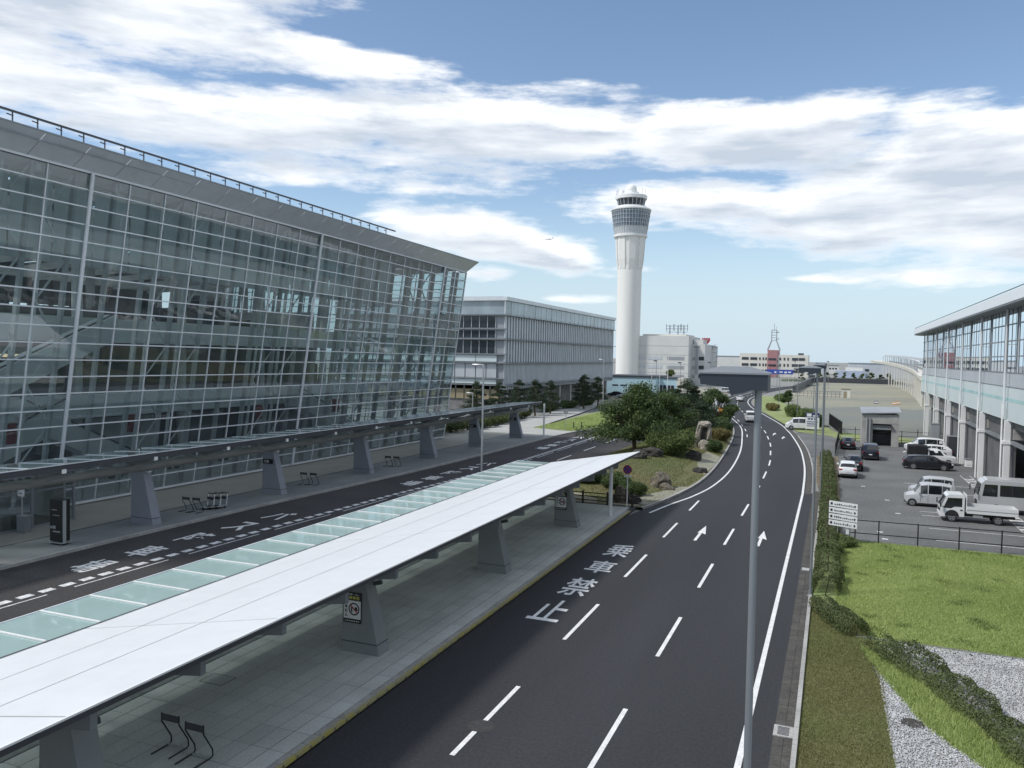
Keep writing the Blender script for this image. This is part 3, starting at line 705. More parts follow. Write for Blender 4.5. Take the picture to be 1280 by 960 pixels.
# roof rail
mb = MB(); yr0, yr1 = TY0-2, 74.5
def rp(y, h): x, _, z = fp(y, 1); return (x-.35, y, z+h)
mb.beam(rp(yr0, .78), rp(yr1, .78), .12, .12)
for k in range(int((yr1-yr0)/1.55)):
    y = yr0+k*1.55+.3; mb.beam(rp(y, 0), rp(y, .75), .06, .06); mb.beam(rp(y-.35, .55), rp(y+.05, .52), .06, .06)
mb.build('roof_rail', 'steel_dark', term)
# end wall: glass grid turning the corner
eg = MB(); ef = MB(); ye = TY1
for j in range(16):
    for i in range(NR):
        s0, s1 = i/NR, (i+1)/NR; a = Vector(tw(ye, s0)); b = Vector(tw(ye, s1))
        o0 = Vector((-3.1*j, 0, 0)); o1 = Vector((-3.1*(j+1), 0, 0))
        eg.add([a+o0, a+o1, b+o1, b+o0], [(0, 1, 2, 3)])
o = eg.build('end_glass_field', 'facade_glass', term); o['kind'] = 'stuff'
for i in range(NR+1):
    a = Vector(tw(ye, i/NR)); ef.beam(a+Vector((0, .03, 0)), a+Vector((-49, .03, 0)), .1, .09)
for j in range(17):
    ef.beam(Vector(tw(ye, 0))+Vector((-3.1*j, .03, 0)), Vector(tw(ye, 1))+Vector((-3.1*j, .03, 0)), .1 if j else .22, .12, (1, 0, 0))
    ef.beam(Vector(tw(ye-1.2, 0))+Vector((-3.1*j-1.2, .03, 0)), Vector(tw(ye-1.2, 1))+Vector((-3.1*j-1.2, .03, 0)), .3, .3, (1, 0, 0))
ef.build('end_wall_frame', 'steel_light', term)
# floors, back wall and what stands in the hall
bm(-97, -49.6, TY0, TY1-.3, .05, .2).build('floor_slab', 'interior_grey', term)
bm(-97, -57.6, TY0, TY1-9, 5.6, 6.4).build('floor_slab', 'interior_white', term)
bm(-97, -56.6, TY0, TY1-9, 11.9, 12.7).build('floor_slab', 'interior_white', term)
bm(-57.6, -57.5, TY0, TY1-9, 5.4, 7.4).build('balcony_panel', 'interior_white', term)
bm(-56.6, -56.5, TY0, TY1-9, 11.7, 13.7).build('balcony_panel', 'interior_white', term)
mb = MB()
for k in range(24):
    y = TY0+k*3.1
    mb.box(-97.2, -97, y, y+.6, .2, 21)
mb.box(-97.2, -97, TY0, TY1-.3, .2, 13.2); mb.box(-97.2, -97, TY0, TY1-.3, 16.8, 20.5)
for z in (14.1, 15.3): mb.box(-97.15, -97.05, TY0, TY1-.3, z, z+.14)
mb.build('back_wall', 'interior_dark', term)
for k in range(6):
    y = TY0+4+k*12.4
    for x in (-63, -76): MB().tube([(x, y, .2), (x, y, 20.8)], .45, 10).build('hall_column', 'interior_white', term, True)
for k in range(7):         # shop fronts and check-in counters on the upper floor, dark service cores below
    y = TY0+1+k*10
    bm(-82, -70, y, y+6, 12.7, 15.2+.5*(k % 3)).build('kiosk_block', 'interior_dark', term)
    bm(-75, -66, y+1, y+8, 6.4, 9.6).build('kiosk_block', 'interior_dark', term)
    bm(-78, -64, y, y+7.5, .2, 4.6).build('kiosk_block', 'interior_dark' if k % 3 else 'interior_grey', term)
for (y0, y1, z0, z1, x) in [(29, 43, .4, 6.4, -53.5), (33, 47.5, 6.4, 12.9, -53.8), (22, 36, 6.4, 12.9, -56.5), (72, 86, 6.2, .4, -54.5), (54, 42, .4, 6.2, -57.5)]:
    e = MB(); d = Vector((0, y1-y0, z1-z0)); 
    e.add([(x-.8, y0, z0-.9), (x-.8, y1, z1-.9), (x-.8, y1, z1+1.0), (x-.8, y0, z0+1.0), (x+.8, y0, z0-.9), (x+.8, y1, z1-.9), (x+.8, y1, z1+1.0), (x+.8, y0, z0+1.0)],
          [(0, 1, 2, 3), (7, 6, 5, 4), (0, 4, 5, 1), (1, 5, 6, 2), (2, 6, 7, 3), (3, 7, 4, 0)])
    eo = e.build('escalator', 'interior_white', term)
    MB().beam((x+.75, y0, z0+1.2), (x+.75, y1, z1+1.2), .09, .12).build('handrail', 'interior_dark', eo)
for y in (36.2, 46.5, 61.5, 74, 86): bm(-51.0, -50.8, y, y+1.15, 4.7, 6.1).build('red_banner', 'interior_red', term)
for k in range(9): bm(-52.4, -52.2, 40+k*6, 41.2+k*6, 1.0, 1.9).build('seat_row', 'interior_dark', term)
bm(-72, -71.8, 30, 60, 10.2, 10.5).build('lit_cornice', mat('warm_lit', (.5, .42, .28), .5, emit=((1, .8, .5), .5)).name, term)
# pale bulkhead behind the upper rows of glass, in sections between the posts
for j in range(TN-4):
    y0 = TY0+j*TB-.1; y1 = TY0+(j+1)*TB-.22
    a, b = Vector(tw(y0, .745, 2.6)), Vector(tw(y1, .745, 2.6)); c, d = Vector(tw(y1, 1, 3.2)), Vector(tw(y0, 1, 3.2))
    MB().add([a, b, c, d], [(0, 1, 2, 3)]).build('bulkhead_panel', 'interior_white', term)
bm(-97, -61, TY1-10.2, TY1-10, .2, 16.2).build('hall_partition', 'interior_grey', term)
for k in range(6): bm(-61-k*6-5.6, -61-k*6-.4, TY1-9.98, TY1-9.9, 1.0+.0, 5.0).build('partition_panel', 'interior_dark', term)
# entrance vestibule
vs = bm(-49.2, -45.1, 20, 37.2, 3.35, 3.6).build('entrance_roof', 'steel_mid', term)
for y in (20.2, 23, 26, 29.2, 31.0, 34.2, 37.1): bm(-45.3, -45.16, y-.07, y+.07, .15, 3.35).build('door_post', 'steel_mid', term)
for (y0, y1) in [(20.3, 22.9), (23.1, 25.9), (26.1, 29.1), (29.3, 30.9), (31.1, 34.1), (34.3, 37.0)]:
    p_ = MB().add([(-45.22, y0, .2), (-45.22, y1, .2), (-45.22, y1, 3.3), (-45.22, y0, 3.3)], [(0, 1, 2, 3)]).build('door_pane', 'shelter_glass', term)
    bm(-45.27, -45.17, y0, y1, 2.35, 2.45).build('door_rail', 'steel_mid', p_); bm(-45.27, -45.17, y0, y1, .15, .3).build('door_rail', 'steel_mid', p_)
bm(-49.0, -46.2, 37.15, 37.3, .15, 3.3).build('vestibule_side_wall', 'pale_wall', term)
bm(-46.5, -46.2, 37.3, 37.33, 2.6, 2.85).build('wall_lamp', 'sign_black', term)

# ================================================================ covered walkway along the terminal
walk = thing('walkway_canopy', 'narrow glass-topped walkway canopy on tapered blue-grey pylons along the terminal', 'canopy', (-40, 60, 0))
WF = lambda y: -38.35+.014*(y-30)          # front edge
def pylon(parent, x0, x1, y0, y1, zt, mt, top=.62, name='pylon', crank=True):
    """tapered pylon: back edge upright, road edge slanting"""
    zb = .14; zm = zt*.62
    prof = [(x0, zb), (x1, zb), (x1-.09, zb+.42), (x1-(x1-x0)*.5*(zt-zb)/(zt), zt), (x0-.06, zt), (x0, zm)]
    w0 = (y1-y0); mb = MB()
    ring = lambda t, y: [(px, y, pz) for px, pz in prof]
    ins = lambda pz: (pz-zb)/(zt-zb)*.08*w0
    A = [(px, y0+ins(pz), pz) for px, pz in prof]; B = [(px, y1-ins(pz), pz) for px, pz in prof]
    mb.loft([A, B], True, True)
    o = mb.build(name, mt, parent)
    # base groove and cap
    MB().prism([(x0-.012, y0-.012), (x1-.07, y0-.012), (x1-.07, y1+.012), (x0-.012, y1+.012)], zb+.40, zb+.425).build('base_groove', 'steel_dark', o)
    return o
PY = [11.6, 24.2, 37.0, 50.3, 62.9, 75.4, 87.5, 99.9]
PY[0:0] = []
for k, y in enumerate([13.2, 25.6, 38.0, 50.45, 63.0, 75.5, 87.5, 100.2]):
    x0 = -41.3+.012*(y-38); p_ = pylon(walk, x0, x0+1.85, y, y+.72, 3.5, 'pillar_blue', name='pylon')
    MB().prism([(x0+.12, y+.14), (x0+.86, y+.14), (x0+.86, y+.58), (x0+.12, y+.58)], 3.5, 4.35).build('neck', 'pillar_blue', p_)
    bm(x0+.95, x0+1.22, y+.2, y+.5, 3.42, 3.52).build('uplight', 'steel_light', p_)
y0w, y1w = 6, 104.0
MB().tube([(WF(y0w)-2.1, y0w, 3.80), (WF(y1w)-2.1, y1w, 3.80)], .27, 12).build('main_tube', 'tube_grey', walk, True)
MB().beam((WF(y0w)-.06, y0w, 4.76), (WF(y1w)-.06, y1w, 4.76), .10, .34).build('front_beam', 'steel_dark', walk)
MB().beam((WF(y0w)-3.35, y0w, 4.62), (WF(y1w)-3.35, y1w, 4.62), .10, .2).build('rear_beam', 'steel_dark', walk)
MB().beam((WF(y0w)+.02, y0w, 4.95), (WF(y1w)+.02, y1w, 4.95), .06, .05).build('edge_trim', 'steel_light', walk)
mb = MB().add([(WF(y0w)-.15, y0w, 4.66), (WF(y1w)-.15, y1w, 4.66), (WF(y1w)-3.3, y1w, 4.58), (WF(y0w)-3.3, y0w, 4.58)], [(0, 3, 2, 1)])
k = 0; y = y0w
while y < y1w-1.5:
    ya, yb = y+.02, y+2.05
    MB().add([(WF(ya)-.02, ya, 4.97), (WF(yb)-.02, yb, 4.97), (WF(yb)-3.35, yb, 4.80), (WF(ya)-3.35, ya, 4.80)], [(0, 1, 2, 3)]).build('glass_pane', 'walk_glass', walk)
    MB().beam((WF(y), y, 4.985), (WF(y)-3.35, y, 4.815), .055, .03).build('glazing_bar', 'steel_light', walk)
    MB().beam((WF(y)-.1, y, 4.68), (WF(y)-3.3, y, 4.62), .1, .16).build('purlin', 'steel_dark', walk)
    if k % 3 == 0:
        r_ = MB().beam((WF(y)-2.1, y, 4.1), (WF(y)-.2, y, 4.62), .12, .22); r_.beam((WF(y)-2.1, y, 4.1), (WF(y)-3.2, y, 4.55), .12, .2); r_.beam((WF(y)-2.1, y, 3.62), (WF(y)-2.1, y, 4.55), .2, .2)
        r_.beam((WF(y)-1.9, y, 3.7), (WF(y)-.6, y+3.0, 4.5), .06, .06); r_.beam((WF(y)-.6, y+3.0, 4.5), (WF(y)-1.9, y+6.1, 3.7), .06, .06)
        r_.build('bracket', 'steel_mid', walk)
        bm(WF(y)-.02, WF(y)+.05, y-.13, y+.13, 4.46, 4.68).build('soffit_lamp', 'white_paint', walk)
    y += 2.07; k += 1
MB().tube([(-36.8, 103.6, .14), (-36.8, 103.6, 4.7)], .13, 10).build('end_post', 'white_paint', walk, True)

# ================================================================ main canopy over the island
can = thing('island_canopy', 'long white-roofed canopy with a green glass strip over the island pavement', 'canopy', (-17, 32, 0))
XR, ZR, XB, ZB, XG = -13.56, 4.13, -20.75, 2.79, -23.4
CY0, CY1 = 3.0, 60.2
def cz(x): return ZB+(ZR-ZB)*(x-XB)/(XR-XB)
seams = [CY0, 4.6, 17.4, 23.6+.3, 30.2, 36.5, 43, 49.3, 55.4, CY1]
seams = [CY0, 11.0, 17.4, 29.8, 42.2, 54.6, CY1]
xs_ = [XB, -18.45, -16.2, XR]
for a, b in zip(seams, seams[1:]):
    for c, d in zip(xs_, xs_[1:]):
        q = [(c+.024, a+.03), (d-.024, a+.03), (d-.024, b-.03), (c+.024, b-.03)]
        MB().add([(x, y, cz(x)) for x, y in q]+[(x, y, cz(x)-.05) for x, y in q], [(0, 1, 2, 3), (7, 6, 5, 4), (0, 4, 5, 1), (1, 5, 6, 2), (2, 6, 7, 3), (3, 7, 4, 0)]).build('roof_panel', 'white_roof', can)
MB().add([(x, y, cz(x)-.014) for x, y in [(XB, CY0), (XR-.02, CY0), (XR-.02, CY1), (XB, CY1)]]+[(x, y, cz(x)-.035) for x, y in [(XB, CY0), (XR-.02, CY0), (XR-.02, CY1), (XB, CY1)]], [(0, 1, 2, 3), (7, 6, 5, 4)]).build('seam_bed', 'seam', can)
# soffit and edge; the unseen soffit is white to bounce light onto the paving
MB().add([(x, y, cz(x)-.17) for x, y in [(XB+.1, CY0), (XR-.05, CY0), (XR-.05, CY1-.1), (XB+.1, CY1-.1)]], [(3, 2, 1, 0)]).build('soffit', 'white_paint', can)
MB().beam((XR-.03, CY0, ZR-.11), (XR-.03, CY1, ZR-.11), .06, .13).build('edge_profile', 'steel_dark', can)
MB().beam((XR-.01, CY0, ZR-.018), (XR-.01, CY1, ZR-.018), .05, .045).build('edge_trim', 'white_paint', can)
MB().beam((XB+.02, CY0, ZB-.09), (XB+.02, CY1-.1, ZB-.09), .18, .16).build('gutter_beam', 'steel_mid', can)
MB().beam((XG, CY0, ZB-.02), (XG, CY1-.1, ZB-.02), .06, .10).build('glass_edge_beam', 'steel_light', can)
MB().tube([(-17.2, CY0, 2.95), (-17.2, CY1-1, 2.95)], .2, 10).build('main_tube', 'steel_mid', can, True)
MB().beam((XR, CY1+.01, ZR-.06), (XB, CY1+.01, ZB-.06), .05, .14).build('end_profile', 'white_paint', can)
y = 17.97-1.84*8; k = 0
while y < CY1-.5:
    yb = min(y+1.82, CY1-.05)
    MB().add([(XG+.03, y+.02, ZB+.0), (XG+.03, yb, ZB+.0), (XB-.08, yb, ZB+.01), (XB-.08, y+.02, ZB+.01)], [(0, 3, 2, 1)]).build('glass_pane', 'canopy_glass', can)
    MB().beam((XG, y, ZB+.025), (XB-.05, y, ZB+.035), .07, .035).build('glazing_bar', 'white_paint', can)
    MB().beam((XG+.1, y, ZB-.09), (XB, y, ZB-.09), .06, .12).build('glass_rafter', 'steel_light', can)
    y += 1.84; k += 1
for k in range(18):
    y = 13.55-12.4+k*3.1+1.5
    mb = MB()
    for s_ in (1,):
        A = [(-20.6, ZB-.22), (-17.2, ZB-.05), (-14.9, cz(-14.9)-.62), (-14.0, cz(-14.0)-.66), (-14.0, cz(-14.0)-.15), (-20.6, ZB-.1)]
        mb.loft([[(x, y-.09, z) for x, z in A], [(x, y+.09, z) for x, z in A]], True, True)
    mb.build('rib', 'steel_mid', can)
for y in (12.8, 25.1, 37.4, 49.55):
    p_ = pylon(can, -16.75, -15.15, y, y+.74, 3.30, 'pillar_grey')
    MB().beam((-15.62, y+.37, 2.72), (-15.28, y+.37, 2.80), .12, .14).build('spotlight', 'steel_dark', p_)
    bm(-17.0, -15.75, y+.05, y+.69, 3.2, 3.34).build('head_plate', 'steel_dark', p_)
MB().tube([(-14.33, 54.7, .14), (-14.33, 54.7, 3.85)], .14, 12).build('end_post', 'white_paint', can, True)
# ================================================================ grey fin building
gb = thing('office_building', 'grey boxy office block with vertical fins and a glazed top storey', 'building', (-68, 188, 0))
GX, GY0, GY1, GZ = -60.0, 145.5, 229.5, 23.0
GXW = -100.
bm(GXW, GX-.5, GY0+.5, GY1, 4.4, 19.0).build('core_wall', 'panel_grey2', gb)
bm(GXW, GX-.3, GY0+.3, GY1, 19.3, 22.0).build('top_storey_core', 'blue_window', gb)
bm(GXW, GX+.25, GY0-.25, GY1+.2, 22.0, 22.75).build('roof', 'steel_light', gb)
bm(GXW, GX-2, GY0+2, GY1-1, 22.75, 23.0).build('roof_cap', 'panel_grey', gb)
bm(GXW, GX-3.5, GY0+3.5, GY1, .0, 4.4).build('ground_floor', 'concrete_dark', gb)
nb = 24; bw = (GY1-GY0)/nb
for k in range(nb): bm(GX-.30, GX-.24, GY0+k*bw+.12, GY0+(k+1)*bw-.12, 19.55, 21.9).build('top_window', 'blue_window', gb)
mb = MB()
for k in range(nb+1): mb.box(GX-.32, GX-.18, GY0+k*bw-.12, GY0+k*bw+.12, 19.3, 22.0)
mb.build('window_frame', 'steel_light', gb)
for z in (19.05, 14.3, 9.6, 5.2):
    bm(GXW, GX+.35, GY0-.35, GY1+.1, z, z+.16).build('ledge', 'steel_mid', gb)
nf = 56; fw = (GY1-GY0)/nf
for (z0, z1, dens_) in [(14.6, 19.05, 1), (9.9, 14.3, 1), (5.5, 9.6, 2)]:
    mb = MB()
    for k in range(nf*dens_):
        y = GY0+.3+k*fw/dens_; d_ = .26 if dens_ == 1 else .12
        mb.box(GX-.5, GX-.5+d_, y, y+(.78 if dens_ == 1 else .50), z0, z1)
    o = mb.build('fin_row', 'panel_grey', gb); o['kind'] = 'stuff'
mb = MB()
for k in range(80):
    y = GY0+.3+k*1.05; mb.box(GX-.5, GX-.34, y, y+.5, 4.4, 5.2)
o = mb.build('fin_row', 'panel_grey', gb); o['kind'] = 'stuff'
for k in range(10): bm(GX-1.8, GX-.9, GY0+3+k*8.4, GY0+4.0+k*8.4, 0, 4.4).build('ground_column', 'concrete', gb)
# end face towards us: window bands
for (z0, z1, n_, mt_) in [(16.7, 18.9, 12, 'dark_window'), (14.7, 16.1, 12, 'dark_window'), (11.6, 14.1, 12, 'dark_window')]:
    for k in range(n_):
        x1 = GX-2.4-k*1.75
        bm(x1-1.62, x1, GY0+.42, GY0+.48, z0, z1).build('window', mt_, gb)
    mb = MB()
    for k in range(n_+1): mb.box(GX-2.4-k*1.75-.02, GX-2.4-k*1.75+.1, GY0+.3, GY0+.5, z0-.1, z1+.1)
    mb.build('window_frame', 'panel_grey', gb, kind='stuff')
for k in range(8): bm(GX-2-(k+1)*4.6+.15, GX-2-k*4.6, GY0+.25, GY0+.45, 9.9, 11.2).build('spandrel_panel', 'teal_panel', gb)
for k in range(8): bm(GX-2-(k+1)*4.6+.15, GX-2-k*4.6, GY0+.25, GY0+.45, 5.5, 6.4).build('spandrel_panel', 'teal_panel', gb)
for z in (16.3, 14.3, 11.3, 6.5): bm(GXW, GX+.1, GY0-.1, GY0+.42, z, z+.22).build('ledge', 'steel_mid', gb)
for k in range(12): bm(GX-2-(k+1)*2.3+.2, GX-2-k*2.3, GY0+.2, GY0+.4, 6.75, 9.5).build('grey_panel', 'panel_grey', gb)
for k in range(16): bm(GX-1.6-(k+1)*1.9+.25, GX-1.6-k*1.9, GY0+.5, GY0+.7, 2.4, 5.1).build('louver_panel', 'tan_louver', gb)
bm(GXW, GX-1.0, GY0+.75, GY0+3, 0, 5.1).build('lower_wall', 'concrete_dark', gb)

# ================================================================ control tower
TX, TYY = -80.6, 330.0
tow = thing('control_tower', 'tall white airport control tower with flared glazed head and domed radar on top', 'tower', (TX, TYY, 0))
MB().lathe([(4.95, 0), (4.9, 12), (5.15, 52)], (TX, TYY, 0), 16, True).build('shaft', 'tower_white', tow, True)
for k in range(8):
    a = 2*math.pi*(k+.5)/8; c_, s_ = math.cos(a), math.sin(a)
    mb = MB(); rr_ = [(5.2, 48), (5.75, 52), (6.1, 58), (6.35, 61.5)]
    mb.loft([[(TX+(r_)*math.cos(a+t), TYY+(r_)*math.sin(a+t), z) for t in (-.27, -.2, .2, .27)]+[(TX+(r_-.9)*math.cos(a+t), TYY+(r_-.9)*math.sin(a+t), z) for t in (.27, -.27)] for r_, z in rr_], True, True)
    mb.build('shaft_rib', 'tower_white', tow)
MB().lathe([(5.2, 50), (5.6, 54), (6.0, 61)], (TX, TYY, 0), 16, True).build('shaft_top', 'tower_white', tow, True)
MB().lathe([(6.5, 61), (7.0, 61.3), (7.05, 62.1), (6.5, 62.3)], (TX, TYY, 0), 28, True).build('lower_ring', 'white_paint', tow, True)
MB().lathe([(6.6, 62.2), (7.1, 65.2)], (TX, TYY, 0), 28, True).build('skirt', 'tower_clad', tow, True)
MB().lathe([(6.95, 65.2), (8.0, 72.2)], (TX, TYY, 0), 28, True).build('window_band', mat('tower_glass', (.16, .205, .26), .15, var=.25, vs=.5, spec=.8).name, tow, True)
mb = MB()
for k in range(40):
    a = 2*math.pi*k/40; mb.beam((TX+7.05*math.cos(a), TYY+7.05*math.sin(a), 65), (TX+8.1*math.cos(a), TYY+8.1*math.sin(a), 72.3), .17, .16, (math.cos(a), math.sin(a), 0))
for z, r_ in ((65.2, 7.1), (66.7, 7.3), (68.3, 7.55), (69.9, 7.8), (71.4, 8.0)):
    mb.lathe([(r_-.1, z), (r_+.12, z), (r_+.14, z+.14), (r_-.1, z+.14)], (TX, TYY, 0), 40, False)
for k in range(40):
    a = 2*math.pi*k/40; mb.beam((TX+6.62*math.cos(a), TYY+6.62*math.sin(a), 62.3), (TX+7.13*math.cos(a), TYY+7.13*math.sin(a), 65.1), .16, .12, (math.cos(a), math.sin(a), 0))
mb.build('window_grid', 'tower_clad', tow)
MB().lathe([(7.9, 72.1), (8.35, 72.2), (8.4, 72.7), (7.2, 73.3), (6.2, 73.5), (6.2, 74.0)], (TX, TYY, 0), 28, True).build('upper_deck', 'white_paint', tow, True)
MB().lathe([(5.2, 73.8), (5.95, 77.0)], (TX, TYY, 0), 20, True).build('cab_glazing', 'dark_window', tow, True)
mb = MB()
for k in range(20):
    a = 2*math.pi*k/20; mb.beam((TX+5.25*math.cos(a), TYY+5.25*math.sin(a), 73.8), (TX+6.0*math.cos(a), TYY+6.0*math.sin(a), 77.0), .12, .12)
mb.build('cab_frame', 'steel_light', tow)
MB().lathe([(5.9, 76.9), (6.5, 77.0), (6.6, 78.3), (6.2, 78.6), (3.2, 78.7), (3.1, 80.0), (2.2, 80.2), (2.2, 80.6), (0, 80.6)], (TX, TYY, 0), 24, True).build('cab_roof', 'white_paint', tow, True)
MB().lathe([(2.2*math.cos(t)+.001, 81.2+2.2*math.sin(t)) for t in np.linspace(-.5, math.pi/2, 9)], (TX, TYY, 0), 20, True).build('radar_dome', 'white_paint', tow, True)
MB().lathe([(1.2, 78.6), (1.2, 80.4), (.9, 80.9), (0, 81)], (TX-3.8, TYY-1, 0), 12, True).build('side_dome', 'white_paint', tow, True)
mb = MB()
for dx, dy in ((-6.2, -.5), (6.0, -1), (5.2, -3), (-5, -3)): mb.tube([(TX+dx, TYY+dy, 78), (TX+dx, TYY+dy, 81)], .08, 5)
mb.build('aerial', 'steel_mid', tow)

# ================================================================ pale office behind the tower
pb = thing('pale_office_building', 'pale stepped office block beside the control tower with rooftop aerials', 'building', (-62, 345, 0))
bm(-78, -55.3, 330, 360, 0, 20.4).build('wall', 'pale_wall', pb); bm(-55.3, -49.9, 338, 372, 0, 17.3).build('wall', 'pale_wall', pb)
bm(-75, -57, 333, 355, 20.4, 21.2).build('roof_parapet', 'cream_wall', pb); bm(-55, -51, 340, 350, 17.3, 19.3).build('roof_house', 'pale_wall', pb)
for z in (3.2, 6.9, 10.6): 
    bm(-77.6, -73, 329.9, 330, z, z+1.3).build('window', 'panel_grey', pb); bm(-72, -66, 329.9, 330, z, z+1.3).build('window', 'panel_grey', pb); bm(-64, -57, 329.9, 330, z, z+1.3).build('window', 'panel_grey2', pb)
    bm(-54.9, -53.9, 337.9, 338, z, z+1.3).build('window', 'panel_grey2', pb); bm(-52.3, -50.2, 337.9, 338, z, z+1.5).build('window', 'dark_window', pb)
bm(-53.6, -52.7, 337.6, 338, 5, 16.0).build('stair_strip', 'panel_grey2', pb)
for z in (16.3, 12.6, 8.9, 5.2): bm(-78.05, -55.2, 329.93, 329.99, z, z+.12).build('floor_joint', 'panel_grey', pb)
for k in range(5): bm(-54.4+k*.5, -54.05+k*.5, 337.9, 338, 15.9+.12*(k % 2), 16.6).build('wall_lettering', 'steel_mid', pb)
for x in (-66, -62.5, -60):
    mb = MB().tube([(x, 345, 21), (x, 345, 25.5)], .25, 6)
    for z in (22.4, 23.8, 25.0): mb.box(x-1.6, x+1.6, 344.8, 345.2, z, z+.18)
    for d_ in (-1.5, 1.5): mb.box(x+d_-.1, x+d_+.1, 344.8, 345.2, 23.0, 25.9)
    mb.build('roof_aerial', 'galvanised', pb)
# ================================================================ low pale-blue building with flagpoles
lb = thing('low_blue_building', 'low pale-blue flat-roofed building at the foot of the control tower', 'building', (-54, 250, 0))
bm(-66, -49.7, 241, 258, 0, 5.3).build('wall', 'sky_blue_wall', lb); bm(-66.3, -49.4, 240.7, 258.3, 5.3, 5.75).build('roof_edge', 'steel_dark', lb)
bm(-49.7, -44.2, 244, 258, 0, 5.1).build('wing_wall', 'sky_blue_wall', lb); bm(-44.2, -42.2, 244, 255, 0, 5.3).build('white_wing', 'cream_wall', lb); bm(-50, -44, 243.7, 258, 5.1, 5.4).build('roof_edge', 'steel_dark', lb)
for x in (-63.5, -60.9, -58.0): bm(x, x+1.9, 240.93, 241, 2.5, 2.9).build('slot_window', 'dark_window', lb)
bm(-53.6, -52.4, 240.93, 241, 1.0, 2.3).build('window', 'dark_window', lb)
for x in (-49.3, -46.9): 
    d_ = bm(x, x+1.9, 243.9, 244, .1, 3.0).build('door', 'dark_window', lb); bm(x+.9, x+1.0, 243.8, 243.9, .1, 3.0).build('door_frame', 'steel_light', d_)
# ================================================================ far buildings
fb = thing('far_office_building', 'cream office block with a pink stair tower and lattice mast on its roof', 'building', (-38, 565, 0))
bm(-59.5, -41.5, 560, 585, 0, 15.6).build('wall', 'cream_wall', fb); bm(-35.2, -15.9, 560, 585, 0, 14.9).build('wall', 'cream_wall', fb)
bm(-41.5, -35.2, 559, 585, 0, 18.0).build('stair_tower', 'pink_wall', fb)
for z in (11.3, 7.2, 3.2):
    for x in (-58, -52.5): bm(x, x+4.4, 559.8, 560, z, z+1.7).build('window', 'dark_window', fb)
    for x in (-46.8, -44.6, -42.9): bm(x, x+.9, 559.8, 560, z, z+1.7).build('window', 'dark_window', fb)
    for x in (-33.8, -31.2, -28.9): bm(x, x+.9, 559.8, 560, z, z+1.7).build('window', 'dark_window', fb)
    for x in (-26, -21.8): bm(x, x+3.8, 559.8, 560, z, z+1.7).build('window', 'dark_window', fb)
    bm(-40.8, -36, 558.8, 559, z, z+1.3).build('window', 'dark_window', fb)
bm(-22.5, -19, 566, 570, 14.9, 16.2).build('roof_plant', 'steel_dark', fb)
mb = MB()
for (sx, sy) in ((-1, -1), (1, -1), (1, 1), (-1, 1)):
    mb.beam((-38.3+sx*4, 570+sy*3.5, 18), (-38.3+sx*1.6, 570+sy*1.5, 24.5), .45, .45); mb.beam((-38.3+sx*1.6, 570+sy*1.5, 24.5), (-38.3+sx*1.6, 570+sy*1.5, 31.5), .4, .4)
for z in (24.5, 26.3, 28, 29.8, 31.5): mb.box(-40.1, -36.5, 568.4, 571.6, z, z+.3)
mb.tube([(-38.3, 570, 31), (-38.3, 570, 36)], .18, 5); mb.tube([(-36.9, 570, 31), (-36.9, 570, 34)], .12, 5)
ms = mb.build('lattice_mast', 'galvanised', fb)
for z in (25.6, 30.2): MB().lathe([(.1, -.3), (1.2, -.2), (1.3, .2), (.1, .3)], (-36.0, 568.5, z), 12, True).build('dish', 'galvanised', ms)
bs = bm(-41, -24.5, 548, 549, 2.2, 5.2).build('hoarding', 'blue_sign'); tag(bs, 'long bright blue hoarding in front of the far cream office block', 'sign')
for x in (-40, -36, -31, -26): bm(x, x+.3, 548.3, 548.6, -.1, 2.2).build('post', 'galvanised', bs)
for k, (x, w_) in enumerate([(-36, 1.2), (-33, 2.2), (-29.8, 1.5), (-27.6, 1.8)]): bm(x, x+w_, 547.9, 548, 2.9+.3*(k % 2), 4.0).build('pale_lettering', 'sign_white', bs)
wh = thing('warehouse', 'long grey flat-roofed warehouse far behind the vacant plot', 'building', (22, 640, 0))
bm(10, 60, 620, 660, 0, 10.0).build('wall', 'panel_grey', wh); bm(9.6, 60.4, 619.6, 660.4, 10, 10.5).build('roof', 'steel_mid', wh)
for k in range(3): bm(12+k*4.2, 14.6+k*4.2, 619.8, 620, 4.6, 6.2).build('window', 'dark_window', wh)
bm(1, 20, 600, 612, 0, 4.9).build('annex', 'far_blue_wall', wh); bm(7.5, 19, 612, 618, 0, 7.2).build('white_annex', 'cream_wall', wh)
for (x0, x1, y, h, mt_, lab) in [(-14, -6, 700, 9.5, 'panel_grey', 'small grey shed far off right of the cream office block'), (-5, 4, 760, 7.5, 'pale_wall', 'pale low hall far off between the cream office and the warehouse'), (-110, -72, 760, 14, 'pale_wall', 'low pale terminal hall far off behind the lattice sign tower')]:
    o = thing('far_building', lab, 'building', ((x0+x1)/2, y, 0)); bm(x0, x1, y, y+20, 0, h).build('wall', mt_, o); bm(x0-.4, x1+.4, y-.4, y+20.4, h, h+.5).build('roof', 'steel_mid', o)
    for k in range(3): bm(x0+1+k*2.4, x0+2.6+k*2.4, y-.1, y, h*.55, h*.55+1.4).build('window', 'dark_window', o)
